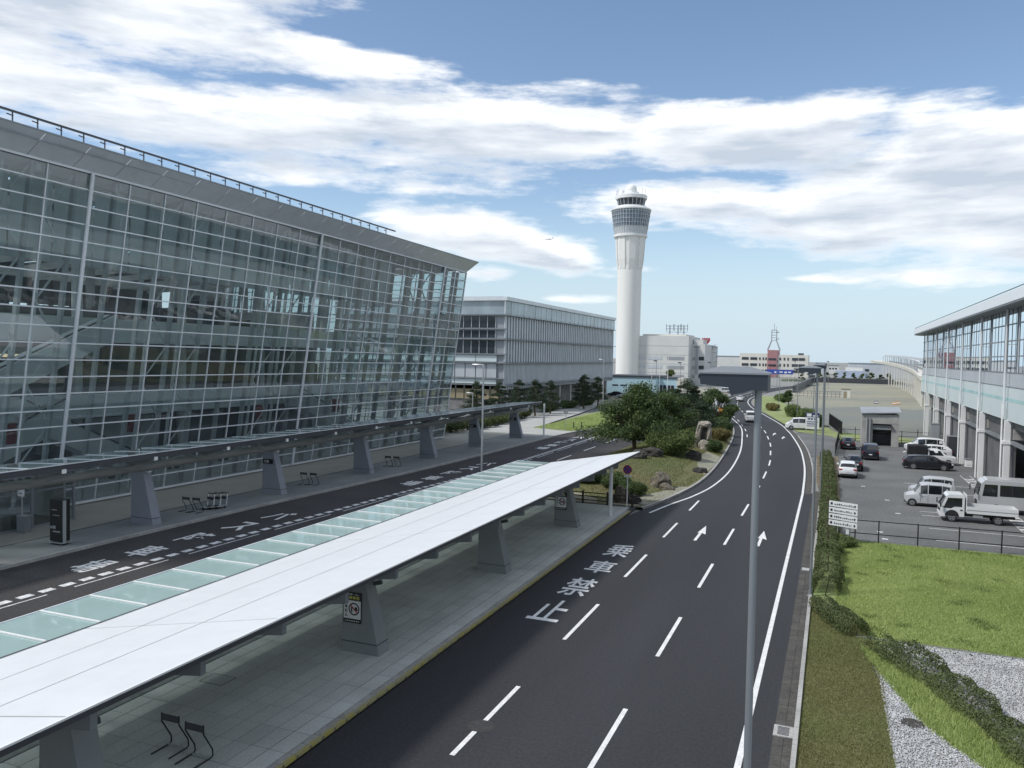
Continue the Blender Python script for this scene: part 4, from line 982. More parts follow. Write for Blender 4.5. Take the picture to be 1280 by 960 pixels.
# red emblem on a lattice sign tower
hs = thing('sign_tower', 'white lattice sign tower carrying a red shield emblem', 'sign', (-51, 360, 0))
mb = MB()
for sx in (-1.6, 1.6):
    for sy in (-1.2, 1.2): mb.beam((-49.6+sx, 360+sy, 0), (-49.6+sx, 360+sy, 16.5), .22, .22)
for k in range(8):
    z = 2+k*2.0; mb.box(-51.3, -47.9, 358.7, 358.9, z, z+.2); mb.beam((-51.2, 358.8, z), (-48, 358.8, z+2), .12, .12)
mb.box(-53.5, -47.8, 358.5, 361.4, 16.4, 16.8)
mb.build('lattice', 'galvanised', hs)
pts = [(-2.0, 1.5), (2.0, 1.5), (2.05, .3), (1.3, -.8), (0.5, -1.4), (.5, -2.6), (-.5, -2.6), (-.5, -1.4), (-1.3, -.8), (-2.05, .3)]
MB().loft([[(-52.6+x*.85, 358.4+d_, 19+z*.95) for x, z in pts] for d_ in (0, .5)], True, True).build('emblem', 'red_paint', hs)
for a, b in (((-53.8, 20.1), (-52.6, 18.9)), ((-51.4, 20.1), (-52.6, 18.9)), ((-52.6, 20.3), (-52.6, 18.4))): MB().beam((a[0], 358.36, a[1]), (b[0], 358.36, b[1]), .12, .18).build('emblem_mark', 'sign_white', hs)

# ================================================================ station concourse on the right
st = thing('station_building', 'curved glass station concourse raised on white columns with deep pale roof edge', 'building', (22, 95, 0))
SX, SYE, SRAD = 13.8, 150., 7.
def spath(off, y0=20., n=14):      # plan of the facade; off = outwards (towards the road)
    P = [(SX-off, y0+(SYE-y0)*k/30) for k in range(31)]
    P += [(SX+SRAD-(SRAD+off)*math.cos(a), SYE+(SRAD+off)*math.sin(a)) for a in np.linspace(0, R(125), n)[1:]]
    return P
def band(o0, z0, o1, z1):
    A, B = spath(o0), spath(o1)
    return MB().loft([[(x, y, z0) for x, y in A], [(x, y, z1) for x, y in B]], False)
def solid(o0, o1, z0, z1):
    A, B = spath(o0), spath(o1)
    return MB().loft([[(a[0], a[1], z0), (a[0], a[1], z1), (b[0], b[1], z1), (b[0], b[1], z0)] for a, b in zip(A, B)], True, True)
solid(1.5, 1.35, 16.1, 16.9).build('roof_edge', 'white_roof', st, True)
solid(1.38, .0, 16.82, 16.96).build('roof_cover', 'white_roof', st)
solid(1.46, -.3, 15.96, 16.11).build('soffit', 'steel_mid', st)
solid(1.35, 1.3, 17.08, 17.14).build('roof_rail', 'steel_dark', st)
A = spath(0)
MB().add([(x, y, 16.9) for x, y in A]+[(60, y, 17.6) for x, y in A[:31]][::-1], [tuple(range(len(A)+31))]).build('roof', 'white_roof', st)
mb = band(0, 10.62, 0, 15.95)
# split the glass bay by bay
Pz = spath(0); Pm = resample(Pz, 3.06)
bars = MB(); ws = 0
for a, b in zip(Pm, Pm[1:]):
    for z0, z1 in ((10.62, 12.0), (12.0, 13.3), (13.3, 14.7), (14.7, 15.95)):
        if b.y > 62: MB().add([(a.x, a.y, z0+.03), (b.x, b.y, z0+.03), (b.x, b.y, z1-.03), (a.x, a.y, z1-.03)], [(0, 1, 2, 3)]).build('glass_pane', 'station_glass', st)
    bars.beam((a.x, a.y, 10.6), (a.x, a.y, 15.95), .05, .08); mid = (a+b)/2; bars.beam((mid.x, mid.y, 10.6), (mid.x, mid.y, 15.95), .03, .06)
bars.build('mullion_grid', 'steel_dark', st)
for z in (10.62, 12.0, 13.3, 14.7): solid(.06, -.06, z-.05, z+.05).build('transom', 'steel_mid', st)
solid(.04, -.3, 9.42, 10.55).build('grey_spandrel', 'panel_grey', st)
solid(.12, -.3, 8.5, 9.40).build('pale_cladding', 'teal_panel', st); solid(.13, -.3, 8.2, 8.5).build('teal_stripe', 'teal_stripe', st); solid(.12, -.3, 6.6, 8.2).build('pale_cladding', 'teal_panel', st)
solid(.14, .0, 9.38, 9.46).build('trim', 'steel_mid', st)
# inside: floor, far side
mb = MB(); A = spath(-1); 
bm(SX+.5, 58, 20, SYE, 10.2, 10.5).build('floor_slab', 'interior_grey', st); bm(57, 57.3, 20, SYE, 10.5, 16.5).build('far_wall', 'interior_dark', st)
bm(SX+.4, 58, 20, SYE+6, 5.9, 6.58).build('deck', 'concrete_dark', st)
cy = [78.0-12.4*k for k in range(4, 0, -1)]+[78.0+12.4*k for k in range(0, 6)]
for y in cy:
    if y > 152: continue
    mb = MB().tube([(SX-.42, y, 7.0), (SX-.42, y, 16.2)], .11, 8)
    for z in (8.2, 9.6, 11.2, 13): mb.beam((SX-.42, y, z), (SX, y, z), .06, .06)
    mb.build('facade_mast', 'steel_light', st)
    c_ = MB().box(SX-.32, SX+.12, y-.2, y+.2, -.01, 6.62).build('concourse_column', 'white_paint', st)
    MB().tube([(SX-.42, y+.5, 0), (SX-.42, y+.5, 8)], .08, 8).build('downpipe', 'white_paint', c_)
    bm(SX-.45, SX+.15, y-.26, y+.62, 4.6, 4.85).build('corbel', 'white_paint', c_)
    bm(SX+.3, 30, y-.35, y+.35, 5.0, 5.9).build('cross_beam', 'concrete', st)
for a, b in zip(cy, cy[1:]):
    if b > 152: continue
    mid = (a+b)/2
    for k in range(4):
        w_ = (b-a)/4
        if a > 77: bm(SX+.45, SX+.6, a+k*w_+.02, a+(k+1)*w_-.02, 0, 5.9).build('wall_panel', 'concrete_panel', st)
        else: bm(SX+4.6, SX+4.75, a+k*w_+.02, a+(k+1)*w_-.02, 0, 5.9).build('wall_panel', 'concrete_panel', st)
    bm(SX+.15, SX+.4, a+.7, b-.3, 4.6, 4.9).build('cable_tray', 'steel_mid', st)
# ground-floor boxes under the station
for (x0, x1, y0, y1, h, lab, mt_) in [(12.1, 13.1, 118, 119.5, 3.3, 'tall grey cabinet under the near end of the station concourse', 'galvanised'), (13.0, 15.2, 108.5, 110, 2.5, 'dark equipment container between the station columns', 'steel_dark'), (13.6, 14.5, 99, 99.8, .9, 'small white box on the ground by a station column', 'white_paint')]:
    o = thing('cabinet', lab, 'cabinet', ((x0+x1)/2, y0, 0)); bm(x0, x1, y0, y1, 0.06, h).build('body', mt_, o); bm(x0-.05, x1+.05, y0-.05, y1+.05, h, h+.06).build('lid', 'steel_mid', o); bm(x0+.1, x1-.1, y0-.02, y0, .3, h-.3).build('door', mt_, o); bm(x0+.05, x1-.05, y0+.05, y1-.05, -.01, .06).build('plinth', 'concrete_dark', o)

# ================================================================ curved viaduct beyond the station
vd = thing('viaduct', 'curving raised walkway on white columns running on behind the station', 'viaduct', (24, 360, 0))
VP = spline([(21, 235), (22.9, 268), (24.6, 300), (26, 350), (26.2, 400), (24.6, 455), (20, 520)], 6)
def vz(y): return 7.4+ (y-250)*.0155
o1 = VP; o2 = offs(VP, 7)
MB().loft([[(a[0], a[1], vz(a[1])-.5), (a[0]-.25, a[1], vz(a[1])+.7), (a[0], a[1], vz(a[1])+.7), (b[0], b[1], vz(b[1])+.7), (b[0], b[1], vz(b[1])-.5)] for a, b in zip(o1, o2)], True, True).build('deck', 'cream_wall', vd)
for k, p in enumerate(resample(VP, 13.0)):
    if p.y > 470: continue
    MB().box(p.x+.3, p.x+.7, p.y-.25, p.y+.25, -.03, vz(p.y)-.45).build('viaduct_column', 'cream_wall', vd)
for k, p in enumerate(resample(VP, 9.0)):
    if p.y > 470 or p.y < 262: continue
    z = vz(p.y)+.7
    mb = MB().tube([(p.x+.3, p.y, z), (p.x+.3, p.y, z+3.0), (p.x+.9, p.y, z+3.4), (p.x+5.5, p.y, z+3.4)], .16, 6)
    mb.tube([(p.x+5.5, p.y, z), (p.x+5.5, p.y, z+3.4)], .16, 6)
    mb.build('hoop_frame', 'galvanised', vd)
mb = MB()
for a, b in zip(VP, VP[1:]):
    if a[1] < 262 or b[1] > 470: continue
    for h in (1.2, 3.9): mb.beam((a[0]+.3, a[1], vz(a[1])+h), (b[0]+.3, b[1], vz(b[1])+h), .12, .12)
    mb.beam((a[0]+3, a[1], vz(a[1])+1.0), (b[0]+3, b[1], vz(b[1])+1.0), .1, .9)
mb.build('rail', 'steel_mid', vd)
# ================================================================ vehicles (local +Y is forward)
def make_wheel(parent, x, y, r_, side):
    prof = [(r_*.62, -.10), (r_*.95, -.105), (r_, -.07), (r_, .07), (r_*.95, .105), (r_*.62, .10)]
    n_ = 20; mb = MB()
    rings = [[(x+w_, y+rr*math.cos(2*math.pi*k/n_), r_+rr*math.sin(2*math.pi*k/n_)) for k in range(n_)] for rr, w_ in prof]
    mb.loft(rings, True, True)
    w = mb.build('wheel', 'tyre', parent, True)
    rm = MB(); xo = x+side*.108
    for k in range(5):
        a = 2*math.pi*k/5+.3; c_, s_ = math.cos(a), math.sin(a)
        p0 = Vector((xo, y+c_*r_*.1, r_+s_*r_*.1)); p1 = Vector((xo, y+c_*r_*.62, r_+s_*r_*.62)); rm.beam(p0, p1, .085, .02, (1, 0, 0))
    rm.loft([[(xo, y+rr*math.cos(2*math.pi*k/n_), r_+rr*math.sin(2*math.pi*k/n_)) for k in range(n_)] for rr in (r_*.54, r_*.66)], True)
    rm.loft([[(xo-side*.02, y+rr*math.cos(2*math.pi*k/n_), r_+rr*math.sin(2*math.pi*k/n_)) for k in range(n_)] for rr in (.001, r_*.2)], True)
    rm.build('rim', 'rim', w)
def car(name, label, cat, st, ws, rs, sides, wheels, body, loc, rz, group=None, extras=None, chrome=False, rg_drop=0.):
    root = thing(name, label, cat, (0, 0, 0), group)
    rings = []
    for (y, zb, zs, zt, hb, hs, ht) in st:
        half = [(hb*.86, zb-.0), (hb, zb+.07), (hs, zb+(zs-zb)*.62), (hs*.985, zs), (ht+.035, zt-.075), (ht-.03, zt-.015), (ht*.5, zt+.015)]
        rings.append([(-x, y, z) for x, z in half]+[(x, y, z) for x, z in half[::-1]])
    MB().loft(rings, True, True).build('body', body, root, True)
    def lerp(a, b, t): return Vector(a)+(Vector(b)-Vector(a))*t
    def sec(i, t):        # point on the side of station i between belt and roof edge
        y, zb, zs, zt, hb, hs, ht = st[i]; return Vector((hs*.985+(ht+.035-hs*.985)*t, y, zs+(zt-.075-zs)*t))
    for s_ in (-1, 1):
        for (i, j, m0, m1) in sides:
            q = []
            for (k, tt) in ((i, .08), (j, .08), (j, .93), (i, .93)):
                p = sec(k, tt); o_ = st[j][0]-st[i][0]; f = m0 if k == i else -m1; p = Vector((p.x+.012, p.y+f, p.z)); p.x *= s_; q.append(p)
            mid = [lerp(q[0], q[1], .5), lerp(q[3], q[2], .5)]
            MB().add(q, [(0, 1, 2, 3) if s_ > 0 else (3, 2, 1, 0)]).build('side_window', 'car_glass', root)
    def across(i, j, nm, m=.07, t0=.06, t1=.94):
        yi, _, zsi, zti, _, hsi, hti = st[i]; yj, _, zsj, ztj, _, hsj, htj = st[j]
        a = Vector((0, yi, zti+.016)); b = Vector((0, yj, ztj+.016)); d = b-a; nrm = Vector((0, -d.z, d.y)); nrm = nrm if nrm.z > 0 else -nrm; nrm.normalize()
        p0 = a+d*t0+nrm*.014; p1 = a+d*t1+nrm*.014; wi = hti+.02; wj = htj-.02; w0 = wi+(wj-wi)*t0; w1 = wi+(wj-wi)*t1
        pts = [Vector((-w0, p0.y, p0.z-.03)), Vector((-w0*.5, p0.y, p0.z)), Vector((w0*.5, p0.y, p0.z)), Vector((w0, p0.y, p0.z-.03)), Vector((w1, p1.y, p1.z-.03)), Vector((w1*.5, p1.y, p1.z)), Vector((-w1*.5, p1.y, p1.z)), Vector((-w1, p1.y, p1.z-.03))]
        f_ = [(0, 1, 6, 7), (1, 2, 5, 6), (2, 3, 4, 5)]
        MB().add(pts, f_).build(nm, 'car_glass', root)
    across(*ws, 'windscreen'); across(*rs, 'rear_window', t0=.12)
    for (y, r_) in wheels:
        for s_ in (-1, 1):
            hs = max(st_[5] for st_ in st)
            make_wheel(root, s_*(hs-.085), y, r_, s_)
            n_ = 18; MB().loft([[(s_*(hs+.004), y+rr*math.cos(2*math.pi*k/n_), r_+rr*math.sin(2*math.pi*k/n_)) for k in range(n_)] for rr in (.001, r_*1.13)], True).build('wheel_arch', 'plastic_black', root)
    yr, yf = st[0][0], st[-1][0]; hs = st[1][5]
    for s_ in (-1, 1):
        zt = st[1][2]; a, b = sorted((s_*(hs-.30), s_*(hs-.02)))
        bm(a, b, yr+.0, yr+.17, zt-.20, zt-.04).build('tail_light', 'tail_red', root)
        zf = st[-2][2]; hf = st[-2][5]; a, b = sorted((s_*(hf-.36), s_*(hf-.03)))
        bm(a, b, yf-.28, yf-.015, zf-.16, zf-.03).build('headlight', 'head_lamp', root)
        k = ws[0] if st[ws[0]][0] > st[ws[1]][0] else ws[1]
        ym = st[k][0]-.32; zm = st[k][2]+.08; a, b = sorted((s_*(st[k][5]-.02), s_*(st[k][5]+.17))); bm(a, b, ym-.06, ym+.05, zm, zm+.14).build('mirror', body, root)
    bm(-.17, .17, yr-.015, yr+.1, .62, .74).build('number_plate', 'sign_white', root); bm(-.17, .17, yf-.1, yf+.015, .38, .50).build('number_plate', 'sign_white', root)
    bm(-hs+.12, hs-.12, yr-.02, yr+.2, .24, .44).build('rear_bumper_insert', 'plastic_black', root); bm(-.5, .5, yf-.2, yf+.008, .26, .5).build('grille', 'plastic_black', root)
    hs_ = max(q[5] for q in st)
    for s_ in (-1, 1):
        for f in (3, 4, 5):
            y, zb, zs, zt, hb, h2, ht = st[f]
            bm(*sorted((s_*(h2*.985), s_*(h2+.004))), y-.008, y+.008, zb+.22, zs-.02).build('door_seam', 'plastic_black', root)
        for f in (3, 4):
            y = st[f][0]+.16; bm(*sorted((s_*st[f][5], s_*(st[f][5]+.02))), y, y+.16, st[f][2]-.13, st[f][2]-.10).build('door_handle', body, root)
        bm(*sorted((s_*(hs_*.93), s_*(hs_*.985))), wheels[0][0]+.42, wheels[1][0]-.42, .19, .29).build('sill', 'plastic_black', root)
    if extras: extras(root)
    root.location = loc; root.rotation_euler = (0, 0, rz)
    return root
HATCH = [(-2.0, .42, .80, .83, .62, .68, .62), (-1.9, .30, .98, 1.04, .76, .80, .70), (-1.5, .24, .99, 1.40, .80, .84, .62), (-1.1, .22, .97, 1.48, .82, .85, .62), (-.1, .2, .94, 1.51, .82, .85, .63), (.42, .2, .93, 1.45, .82, .85, .61), (1.08, .2, .93, 1.0, .82, .84, .70), (1.78, .24, .80, .86, .78, .80, .66), (2.0, .34, .62, .66, .62, .66, .58)]
SEDAN = [(-2.3, .45, .82, .86, .62, .70, .62), (-2.2, .30, .98, 1.03, .78, .82, .72), (-1.75, .24, 1.0, 1.06, .82, .86, .72), (-1.0, .22, .98, 1.41, .84, .88, .62), (-.1, .2, .95, 1.45, .84, .88, .64), (.45, .2, .94, 1.39, .84, .88, .61), (1.2, .2, .93, 1.0, .84, .87, .72), (2.05, .24, .80, .86, .80, .83, .68), (2.3, .34, .62, .66, .64, .68, .6)]
WAGON = [(-2.38, .42, .84, .88, .64, .72, .66), (-2.28, .30, 1.0, 1.06, .8, .84, .74), (-1.85, .24, 1.0, 1.40, .84, .88, .64), (-1.2, .22, .98, 1.47, .85, .89, .65), (-.1, .2, .96, 1.50, .85, .89, .66), (.5, .2, .95, 1.43, .85, .89, .63), (1.3, .2, .94, 1.01, .85, .88, .74), (2.15, .24, .80, .87, .8, .84, .7), (2.38, .34, .62, .66, .66, .7, .62)]
MINIVAN = [(-2.3, .42, .9, .98, .70, .78, .74), (-2.24, .30, 1.05, 1.15, .84, .88, .80), (-2.05, .26, 1.05, 1.72, .86, .9, .70), (-1.3, .24, 1.03, 1.83, .87, .91, .72), (.0, .22, 1.0, 1.85, .87, .91, .73), (.85, .22, .98, 1.76, .87, .91, .70), (1.62, .22, .98, 1.10, .87, .9, .76), (2.15, .26, .86, .92, .82, .86, .72), (2.34, .36, .66, .7, .68, .74, .66)]
KEI = [(-1.7, .42, .86, .95, .62, .70, .68), (-1.66, .30, 1.02, 1.12, .69, .73, .68), (-1.56, .26, 1.03, 1.76, .70, .735, .60), (-.9, .22, 1.0, 1.84, .71, .74, .62), (.1, .2, .98, 1.85, .71, .74, .63), (.62, .2, .96, 1.76, .71, .74, .60), (1.05, .2, .95, 1.05, .71, .735, .62), (1.55, .24, .86, .93, .67, .70, .6), (1.7, .34, .62, .66, .58, .62, .56)]
VAN = [(-2.5, .42, .95, 1.05, .72, .80, .78), (-2.45, .32, 1.1, 1.25, .83, .86, .80), (-2.28, .28, 1.12, 1.88, .84, .87, .70), (-1.5, .26, 1.10, 1.96, .84, .87, .72), (.4, .24, 1.08, 1.97, .84, .87, .72), (1.3, .24, 1.06, 1.86, .84, .87, .69), (2.02, .24, 1.04, 1.18, .84, .86, .74), (2.36, .28, .92, .98, .80, .82, .7), (2.5, .38, .68, .74, .70, .74, .66)]
SIDES2 = [(2, 3, .16, .0), (3, 4, .05, .04), (4, 5, .04, .0)]
SID_S = [(3, 4, .08, .03), (4, 5, .03, .0)]
P2 = math.pi/2
G_P = 'vehicles in the parking lot'
car('hatchback', 'white hatchback seen from behind, nearest along the left side of the lot', 'car', HATCH, (5, 6), (1, 2), SIDES2, [(-1.28, .31), (1.3, .31)], 'car_white', (1.55, 85.6, -.006), 0, G_P)
car('sedan_car', 'black sedan just ahead of the white hatchback', 'car', SEDAN, (5, 6), (2, 3), SID_S, [(-1.4, .32), (1.42, .32)], 'car_black', (2.25, 91.6, -.006), -.03, G_P)
car('sedan_car', 'black sedan with white number plate nearest the shed on the left', 'car', SEDAN, (5, 6), (2, 3), SID_S, [(-1.4, .32), (1.42, .32)], 'car_black', (1.95, 113.0, -.006), .02, G_P)
car('minivan', 'tall black minivan seen from behind in the middle of the parking lot', 'minivan', MINIVAN, (5, 6), (1, 2), SIDES2, [(-1.4, .35), (1.42, .35)], 'car_navy', (4.2, 102.6, -.006), 0, G_P)
car('estate_car', 'black estate car parked side-on, facing the station columns', 'car', WAGON, (5, 6), (1, 2), SIDES2, [(-1.42, .33), (1.45, .33)], 'car_black', (9.55, 95.4, -.006), -P2, G_P)
car('small_van', 'silver boxy minivan next to the flatbed truck', 'minivan', KEI, (5, 6), (1, 2), SIDES2, [(-1.2, .29), (1.2, .29)], 'car_silver', (7.25, 70.9, -.006), P2, G_P)
car('small_van', 'silver minivan half hidden behind the other silver minivan', 'minivan', KEI, (5, 6), (1, 2), SIDES2, [(-1.2, .29), (1.2, .29)], 'car_silver', (7.85, 74.8, -.006), P2, G_P)
car('estate_car', 'white estate car at the far right of the lot beyond the pickup', 'car', WAGON, (5, 6), (1, 2), SIDES2, [(-1.42, .33), (1.45, .33)], 'car_white', (11.0, 108.2, -.006), P2, G_P)
car('minivan', 'white minivan farthest back beside the shed', 'minivan', MINIVAN, (5, 6), (1, 2), SIDES2, [(-1.4, .35), (1.42, .35)], 'car_white', (11.0, 113.5, -.006), P2, G_P)
car('road_van', 'white van driving away on the curving road', 'van', VAN, (5, 6), (1, 2), SIDES2, [(-1.5, .33), (1.55, .33)], 'car_white', (-13.9, 151.3, .0), .16)
car('road_van', 'white van turning out of the side road at the junction', 'van', VAN, (5, 6), (1, 2), SIDES2, [(-1.5, .33), (1.55, .33)], 'car_white', (-4.7, 139.2, .0), P2+.05)
car('sedan_car', 'white car far ahead on the curving road', 'car', SEDAN, (5, 6), (2, 3), SID_S, [(-1.4, .32), (1.42, .32)], 'car_white', (-23.4, 224, .0), .05)
car('sedan_car', 'dark car parked at the left end of the low blue building', 'car', SEDAN, (5, 6), (2, 3), SID_S, [(-1.4, .32), (1.42, .32)], 'car_navy', (-58.5, 226, -.03), P2)
car('sedan_car', 'silver car parked in front of the dark car at the low blue building', 'car', SEDAN, (5, 6), (2, 3), SID_S, [(-1.4, .32), (1.42, .32)], 'car_silver', (-53.5, 217, -.03), P2)
for k, (x, y, c_, l_) in enumerate([(-36.5, 262, 'car_white', 'white minivan parked leftmost beyond the hedge by the curving road'), (-33.8, 275, 'car_silver', 'silver minivan parked right of the white minivan beyond the hedge')]):
    car('minivan', l_, 'minivan', MINIVAN, (5, 6), (1, 2), SIDES2, [(-1.4, .35), (1.42, .35)], c_, (x, y, -.03), P2)

# pickup with a black canvas load cover
t = thing('pickup_truck', 'white pickup with a tall black load cover behind the black estate car', 'truck', (0, 0, 0), G_P)
rings = []
for (y, zb, zs, zt, hb, hs, ht) in [(-.5, .35, 1.0, 1.68, .8, .84, .66), (.25, .3, 1.0, 1.74, .82, .86, .68), (.75, .3, .98, 1.64, .82, .86, .64), (1.35, .3, .98, 1.06, .82, .86, .74), (2.2, .34, .88, .94, .78, .82, .7), (2.4, .42, .68, .72, .66, .7, .62)]:
    half = [(hb, zb), (hs, zb+.4), (hs, zs), (ht+.03, zt-.07), (ht-.05, zt)]; rings.append([(-x, y, z) for x, z in half]+[(x, y, z) for x, z in half[::-1]])
MB().loft(rings, True, True).build('cab', 'car_white', t, True)
for s_ in (-1, 1): MB().add([(s_*.862, -.4, 1.06), (s_*.865, 1.05, 1.06), (s_*.72, .7, 1.56), (s_*.72, -.4, 1.58)], [(0, 1, 2, 3)]).build('side_window', 'car_glass', t)
MB().add([(-.7, 1.36, 1.09), (.7, 1.36, 1.09), (.6, .79, 1.63), (-.6, .79, 1.63)], [(0, 1, 2, 3)]).build('windscreen', 'car_glass', t)
bm(-.86, .86, -2.5, -.52, .4, .95).build('load_bed', 'car_white', t)
MB().loft([[(-.84, y, .95), (-.84, y, 2.0-d_), (-.6, y, 2.1-d_), (.6, y, 2.1-d_), (.84, y, 2.0-d_), (.84, y, .95)] for y, d_ in ((-2.52, .05), (-1.5, .0), (-.55, .06))], True, True).build('load_cover', 'canvas_black', t)
bm(-.7, .7, -2.53, -2.5, .6, 1.8).build('load_cover_flap', 'canvas_black', t)
for y in (-1.5, 1.5):
    for s_ in (-1, 1): make_wheel(t, s_*.75, y, .33, s_)
for s_ in (-1, 1): bm(*sorted((s_*.5, s_*.78)), 2.2, 2.41, .72, .86).build('headlight', 'head_lamp', t); bm(*sorted((s_*.6, s_*.84)), -2.54, -2.49, .62, .78).build('tail_light', 'tail_red', t)
t.location = (10.55, 100.8, -.006); t.rotation_euler = (0, 0, -P2)

# flatbed truck
t = thing('flatbed_truck', 'white flatbed truck with empty low-sided bed beside the parking lot fence', 'truck', (0, 0, 0), G_P)
rings = []
for x_, w_ in ((-.84, 0), (-.72, .0)): pass
prof = [(.85, .42), (2.28, .38), (2.36, .62), (2.33, 1.0), (2.0, 1.82), (1.86, 1.96), (.95, 1.98), (.85, 1.9)]
MB().loft([[(x, y*1.0, z) for y, z in prof] for x in (-.84, .84)], True, True).build('cab', 'car_white', t)
for s_ in (-1, 1):
    MB().add([(s_*.848, 1.0, 1.12), (s_*.848, 1.45, 1.12), (s_*.848, 1.7, .98), (s_*.848, 2.18, .98), (s_*.848, 1.9, 1.72), (s_*.848, 1.0, 1.75)], [(0, 1, 2, 3, 4, 5)]).build('side_window', 'car_glass', t)
    bm(*sorted((s_*.84, s_*.852)), .95, 1.12, .84, .92).build('door_handle', 'plastic_black', t)
    m_ = MB().beam((s_*.84, 2.15, 1.05), (s_*1.08, 2.42, 1.18), .03, .03); m_.box(s_*1.08-.08, s_*1.08+.08, 2.36, 2.42, 1.05, 1.42); m_.build('mirror', 'plastic_black', t)
    bm(*sorted((s_*.52, s_*.80)), 2.30, 2.375, .55, .75).build('headlight', 'head_lamp', t)
    n_ = 18; MB().loft([[(s_*.852, 1.62+rr*math.cos(math.pi*k/(n_-1)), .42+rr*math.sin(math.pi*k/(n_-1))) for k in range(n_)] for rr in (.001, .45)], False).build('wheel_arch', 'plastic_black', t)
MB().add([(-.72, 2.345, 1.06), (.72, 2.345, 1.06), (.68, 2.03, 1.80), (-.68, 2.03, 1.80)], [(0, 1, 2, 3)]).build('windscreen', 'car_glass', t)
bm(-.82, .82, 2.27, 2.40, .36, .58).build('bumper', 'car_white', t); bm(-.5, .5, 2.33, 2.372, .66, .86).build('grille', 'plastic_black', t)
bm(-.4, .4, -2.35, .85, .42, .62).build('chassis', 'plastic_black', t)
bm(-.86, .86, -2.45, .72, .78, .86).build('bed_floor', 'truck_bed', t)
for s_ in (-1, 1): bm(*sorted((s_*.83, s_*.87)), -2.45, .70, .70, 1.2).build('bed_side', 'car_white', t); bm(*sorted((s_*.865, s_*.885)), -2.45, .70, .93, .97).build('bed_side_rib', 'truck_bed', t)
bm(-.83, .83, -2.47, -2.43, .70, 1.2).build('tailgate', 'car_white', t)
MB().box(-.84, .84, .70, .75, .78, 2.0).build('headboard', 'car_white', t)
for y, r_ in ((1.62, .33), (-1.25, .33)):
    for s_ in (-1, 1): make_wheel(t, s_*.72, y, r_, s_)
bm(-.88, -.8, -.3, .3, .42, .6).build('fuel_tank', 'galvanised', t); bm(.8, .88, -.3, .3, .42, .6).build('fuel_tank', 'galvanised', t)
t.location = (9.75, 65.3, -.006); t.rotation_euler = (0, 0, P2)

# minibus, only its front half in view
t = thing('minibus', 'silver minibus with a long dark window band parked behind the flatbed truck', 'bus', (0, 0, 0), G_P)
prof = [(-3.1, .42), (3.0, .40), (3.12, .7), (3.1, 1.25), (2.92, 2.25), (2.7, 2.5), (-2.95, 2.5), (-3.1, 2.3)]
MB().loft([[(x, y, z) for y, z in prof] for x in (-1.0, 1.0)], True, True).build('body', 'car_silver', t)
MB().loft([[(x, y, z) for y, z in [(-2.9, 2.5), (2.62, 2.5), (2.5, 2.6), (-2.8, 2.6)]] for x in (-.85, .85)], True, True).build('roof', 'car_silver', t)
for s_ in (-1, 1):
    MB().add([(s_*1.006, -2.9, 1.35), (s_*1.006, 1.7, 1.35), (s_*1.006, 1.7, 2.2), (s_*1.006, -2.9, 2.2)], [(0, 1, 2, 3)]).build('side_window', 'car_glass', t)
    MB().add([(s_*1.006, 1.85, 1.3), (s_*1.006, 2.85, 1.3), (s_*1.006, 2.72, 2.2), (s_*1.006, 1.85, 2.2)], [(0, 1, 2, 3)]).build('driver_window', 'car_glass', t)
    m_ = MB().tube([(s_*.95, 3.0, 1.9), (s_*1.1, 3.35, 2.0), (s_*1.15, 3.4, 1.6)], .025, 5); m_.box(s_*1.15-.1, s_*1.15+.1, 3.36, 3.42, 1.45, 1.85); m_.build('mirror', 'plastic_black', t)
    bm(*sorted((s_*.6, s_*.95)), 3.05, 3.14, .75, .98).build('headlight', 'head_lamp', t)
    for y in (-1.9, 1.9): make_wheel(t, s_*.9, y, .38, s_)
MB().add([(-.9, 3.1, 1.32), (.9, 3.1, 1.32), (.86, 2.96, 2.2), (-.86, 2.96, 2.2)], [(0, 1, 2, 3)]).build('windscreen', 'car_glass', t)
bm(-.5, .5, 3.1, 3.13, .5, .9).build('grille', 'plastic_black', t); bm(-.17, .17, 3.12, 3.15, .42, .54).build('number_plate', 'sign_white', t)
t.location = (13.6, 70.5, -.006); t.rotation_euler = (0, 0, P2)

# airliner climbing out, far off
t = thing('airliner', 'tiny airliner climbing in the sky left of the control tower', 'aircraft', (-1061.2, 3000, 471.5))
ax, ay, az_ = -1061.2, 3000, 471.5
MB().tube([(ax-16, ay, az_-1), (ax-13, ay, az_-.6), (ax+10, ay, az_), (ax+17, ay, az_+1.4)], [.6, 1.9, 1.9, .4], 10).build('fuselage', 'tower_clad', t, True)
MB().add([(ax-2, ay, az_-.8), (ax+4, ay, az_-.8), (ax+9, ay-16, az_+.8), (ax+6.5, ay-16, az_+.8), (ax-2, ay, az_-1.1), (ax+4, ay, az_-1.1), (ax+9, ay-16, az_+.6), (ax+6.5, ay-16, az_+.6)], [(0, 1, 2, 3), (7, 6, 5, 4), (0, 3, 7, 4), (1, 5, 6, 2)]).build('wing', 'tower_clad', t)
MB().add([(ax-2, ay, az_-.8), (ax+4, ay, az_-.8), (ax+9, ay+16, az_+.8), (ax+6.5, ay+16, az_+.8), (ax-2, ay, az_-1.1), (ax+4, ay, az_-1.1), (ax+9, ay+16, az_+.6), (ax+6.5, ay+16, az_+.6)], [(3, 2, 1, 0), (4, 5, 6, 7), (0, 4, 7, 3), (1, 2, 6, 5)]).build('wing', 'tower_clad', t)
MB().loft([[(ax+12, ay+d_, az_+1), (ax+17, ay+d_, az_+1.4), (ax+20, ay+d_, az_+8), (ax+17.5, ay+d_, az_+8)] for d_ in (-.2, .2)], True, True).build('tail_fin', 'panel_grey', t)
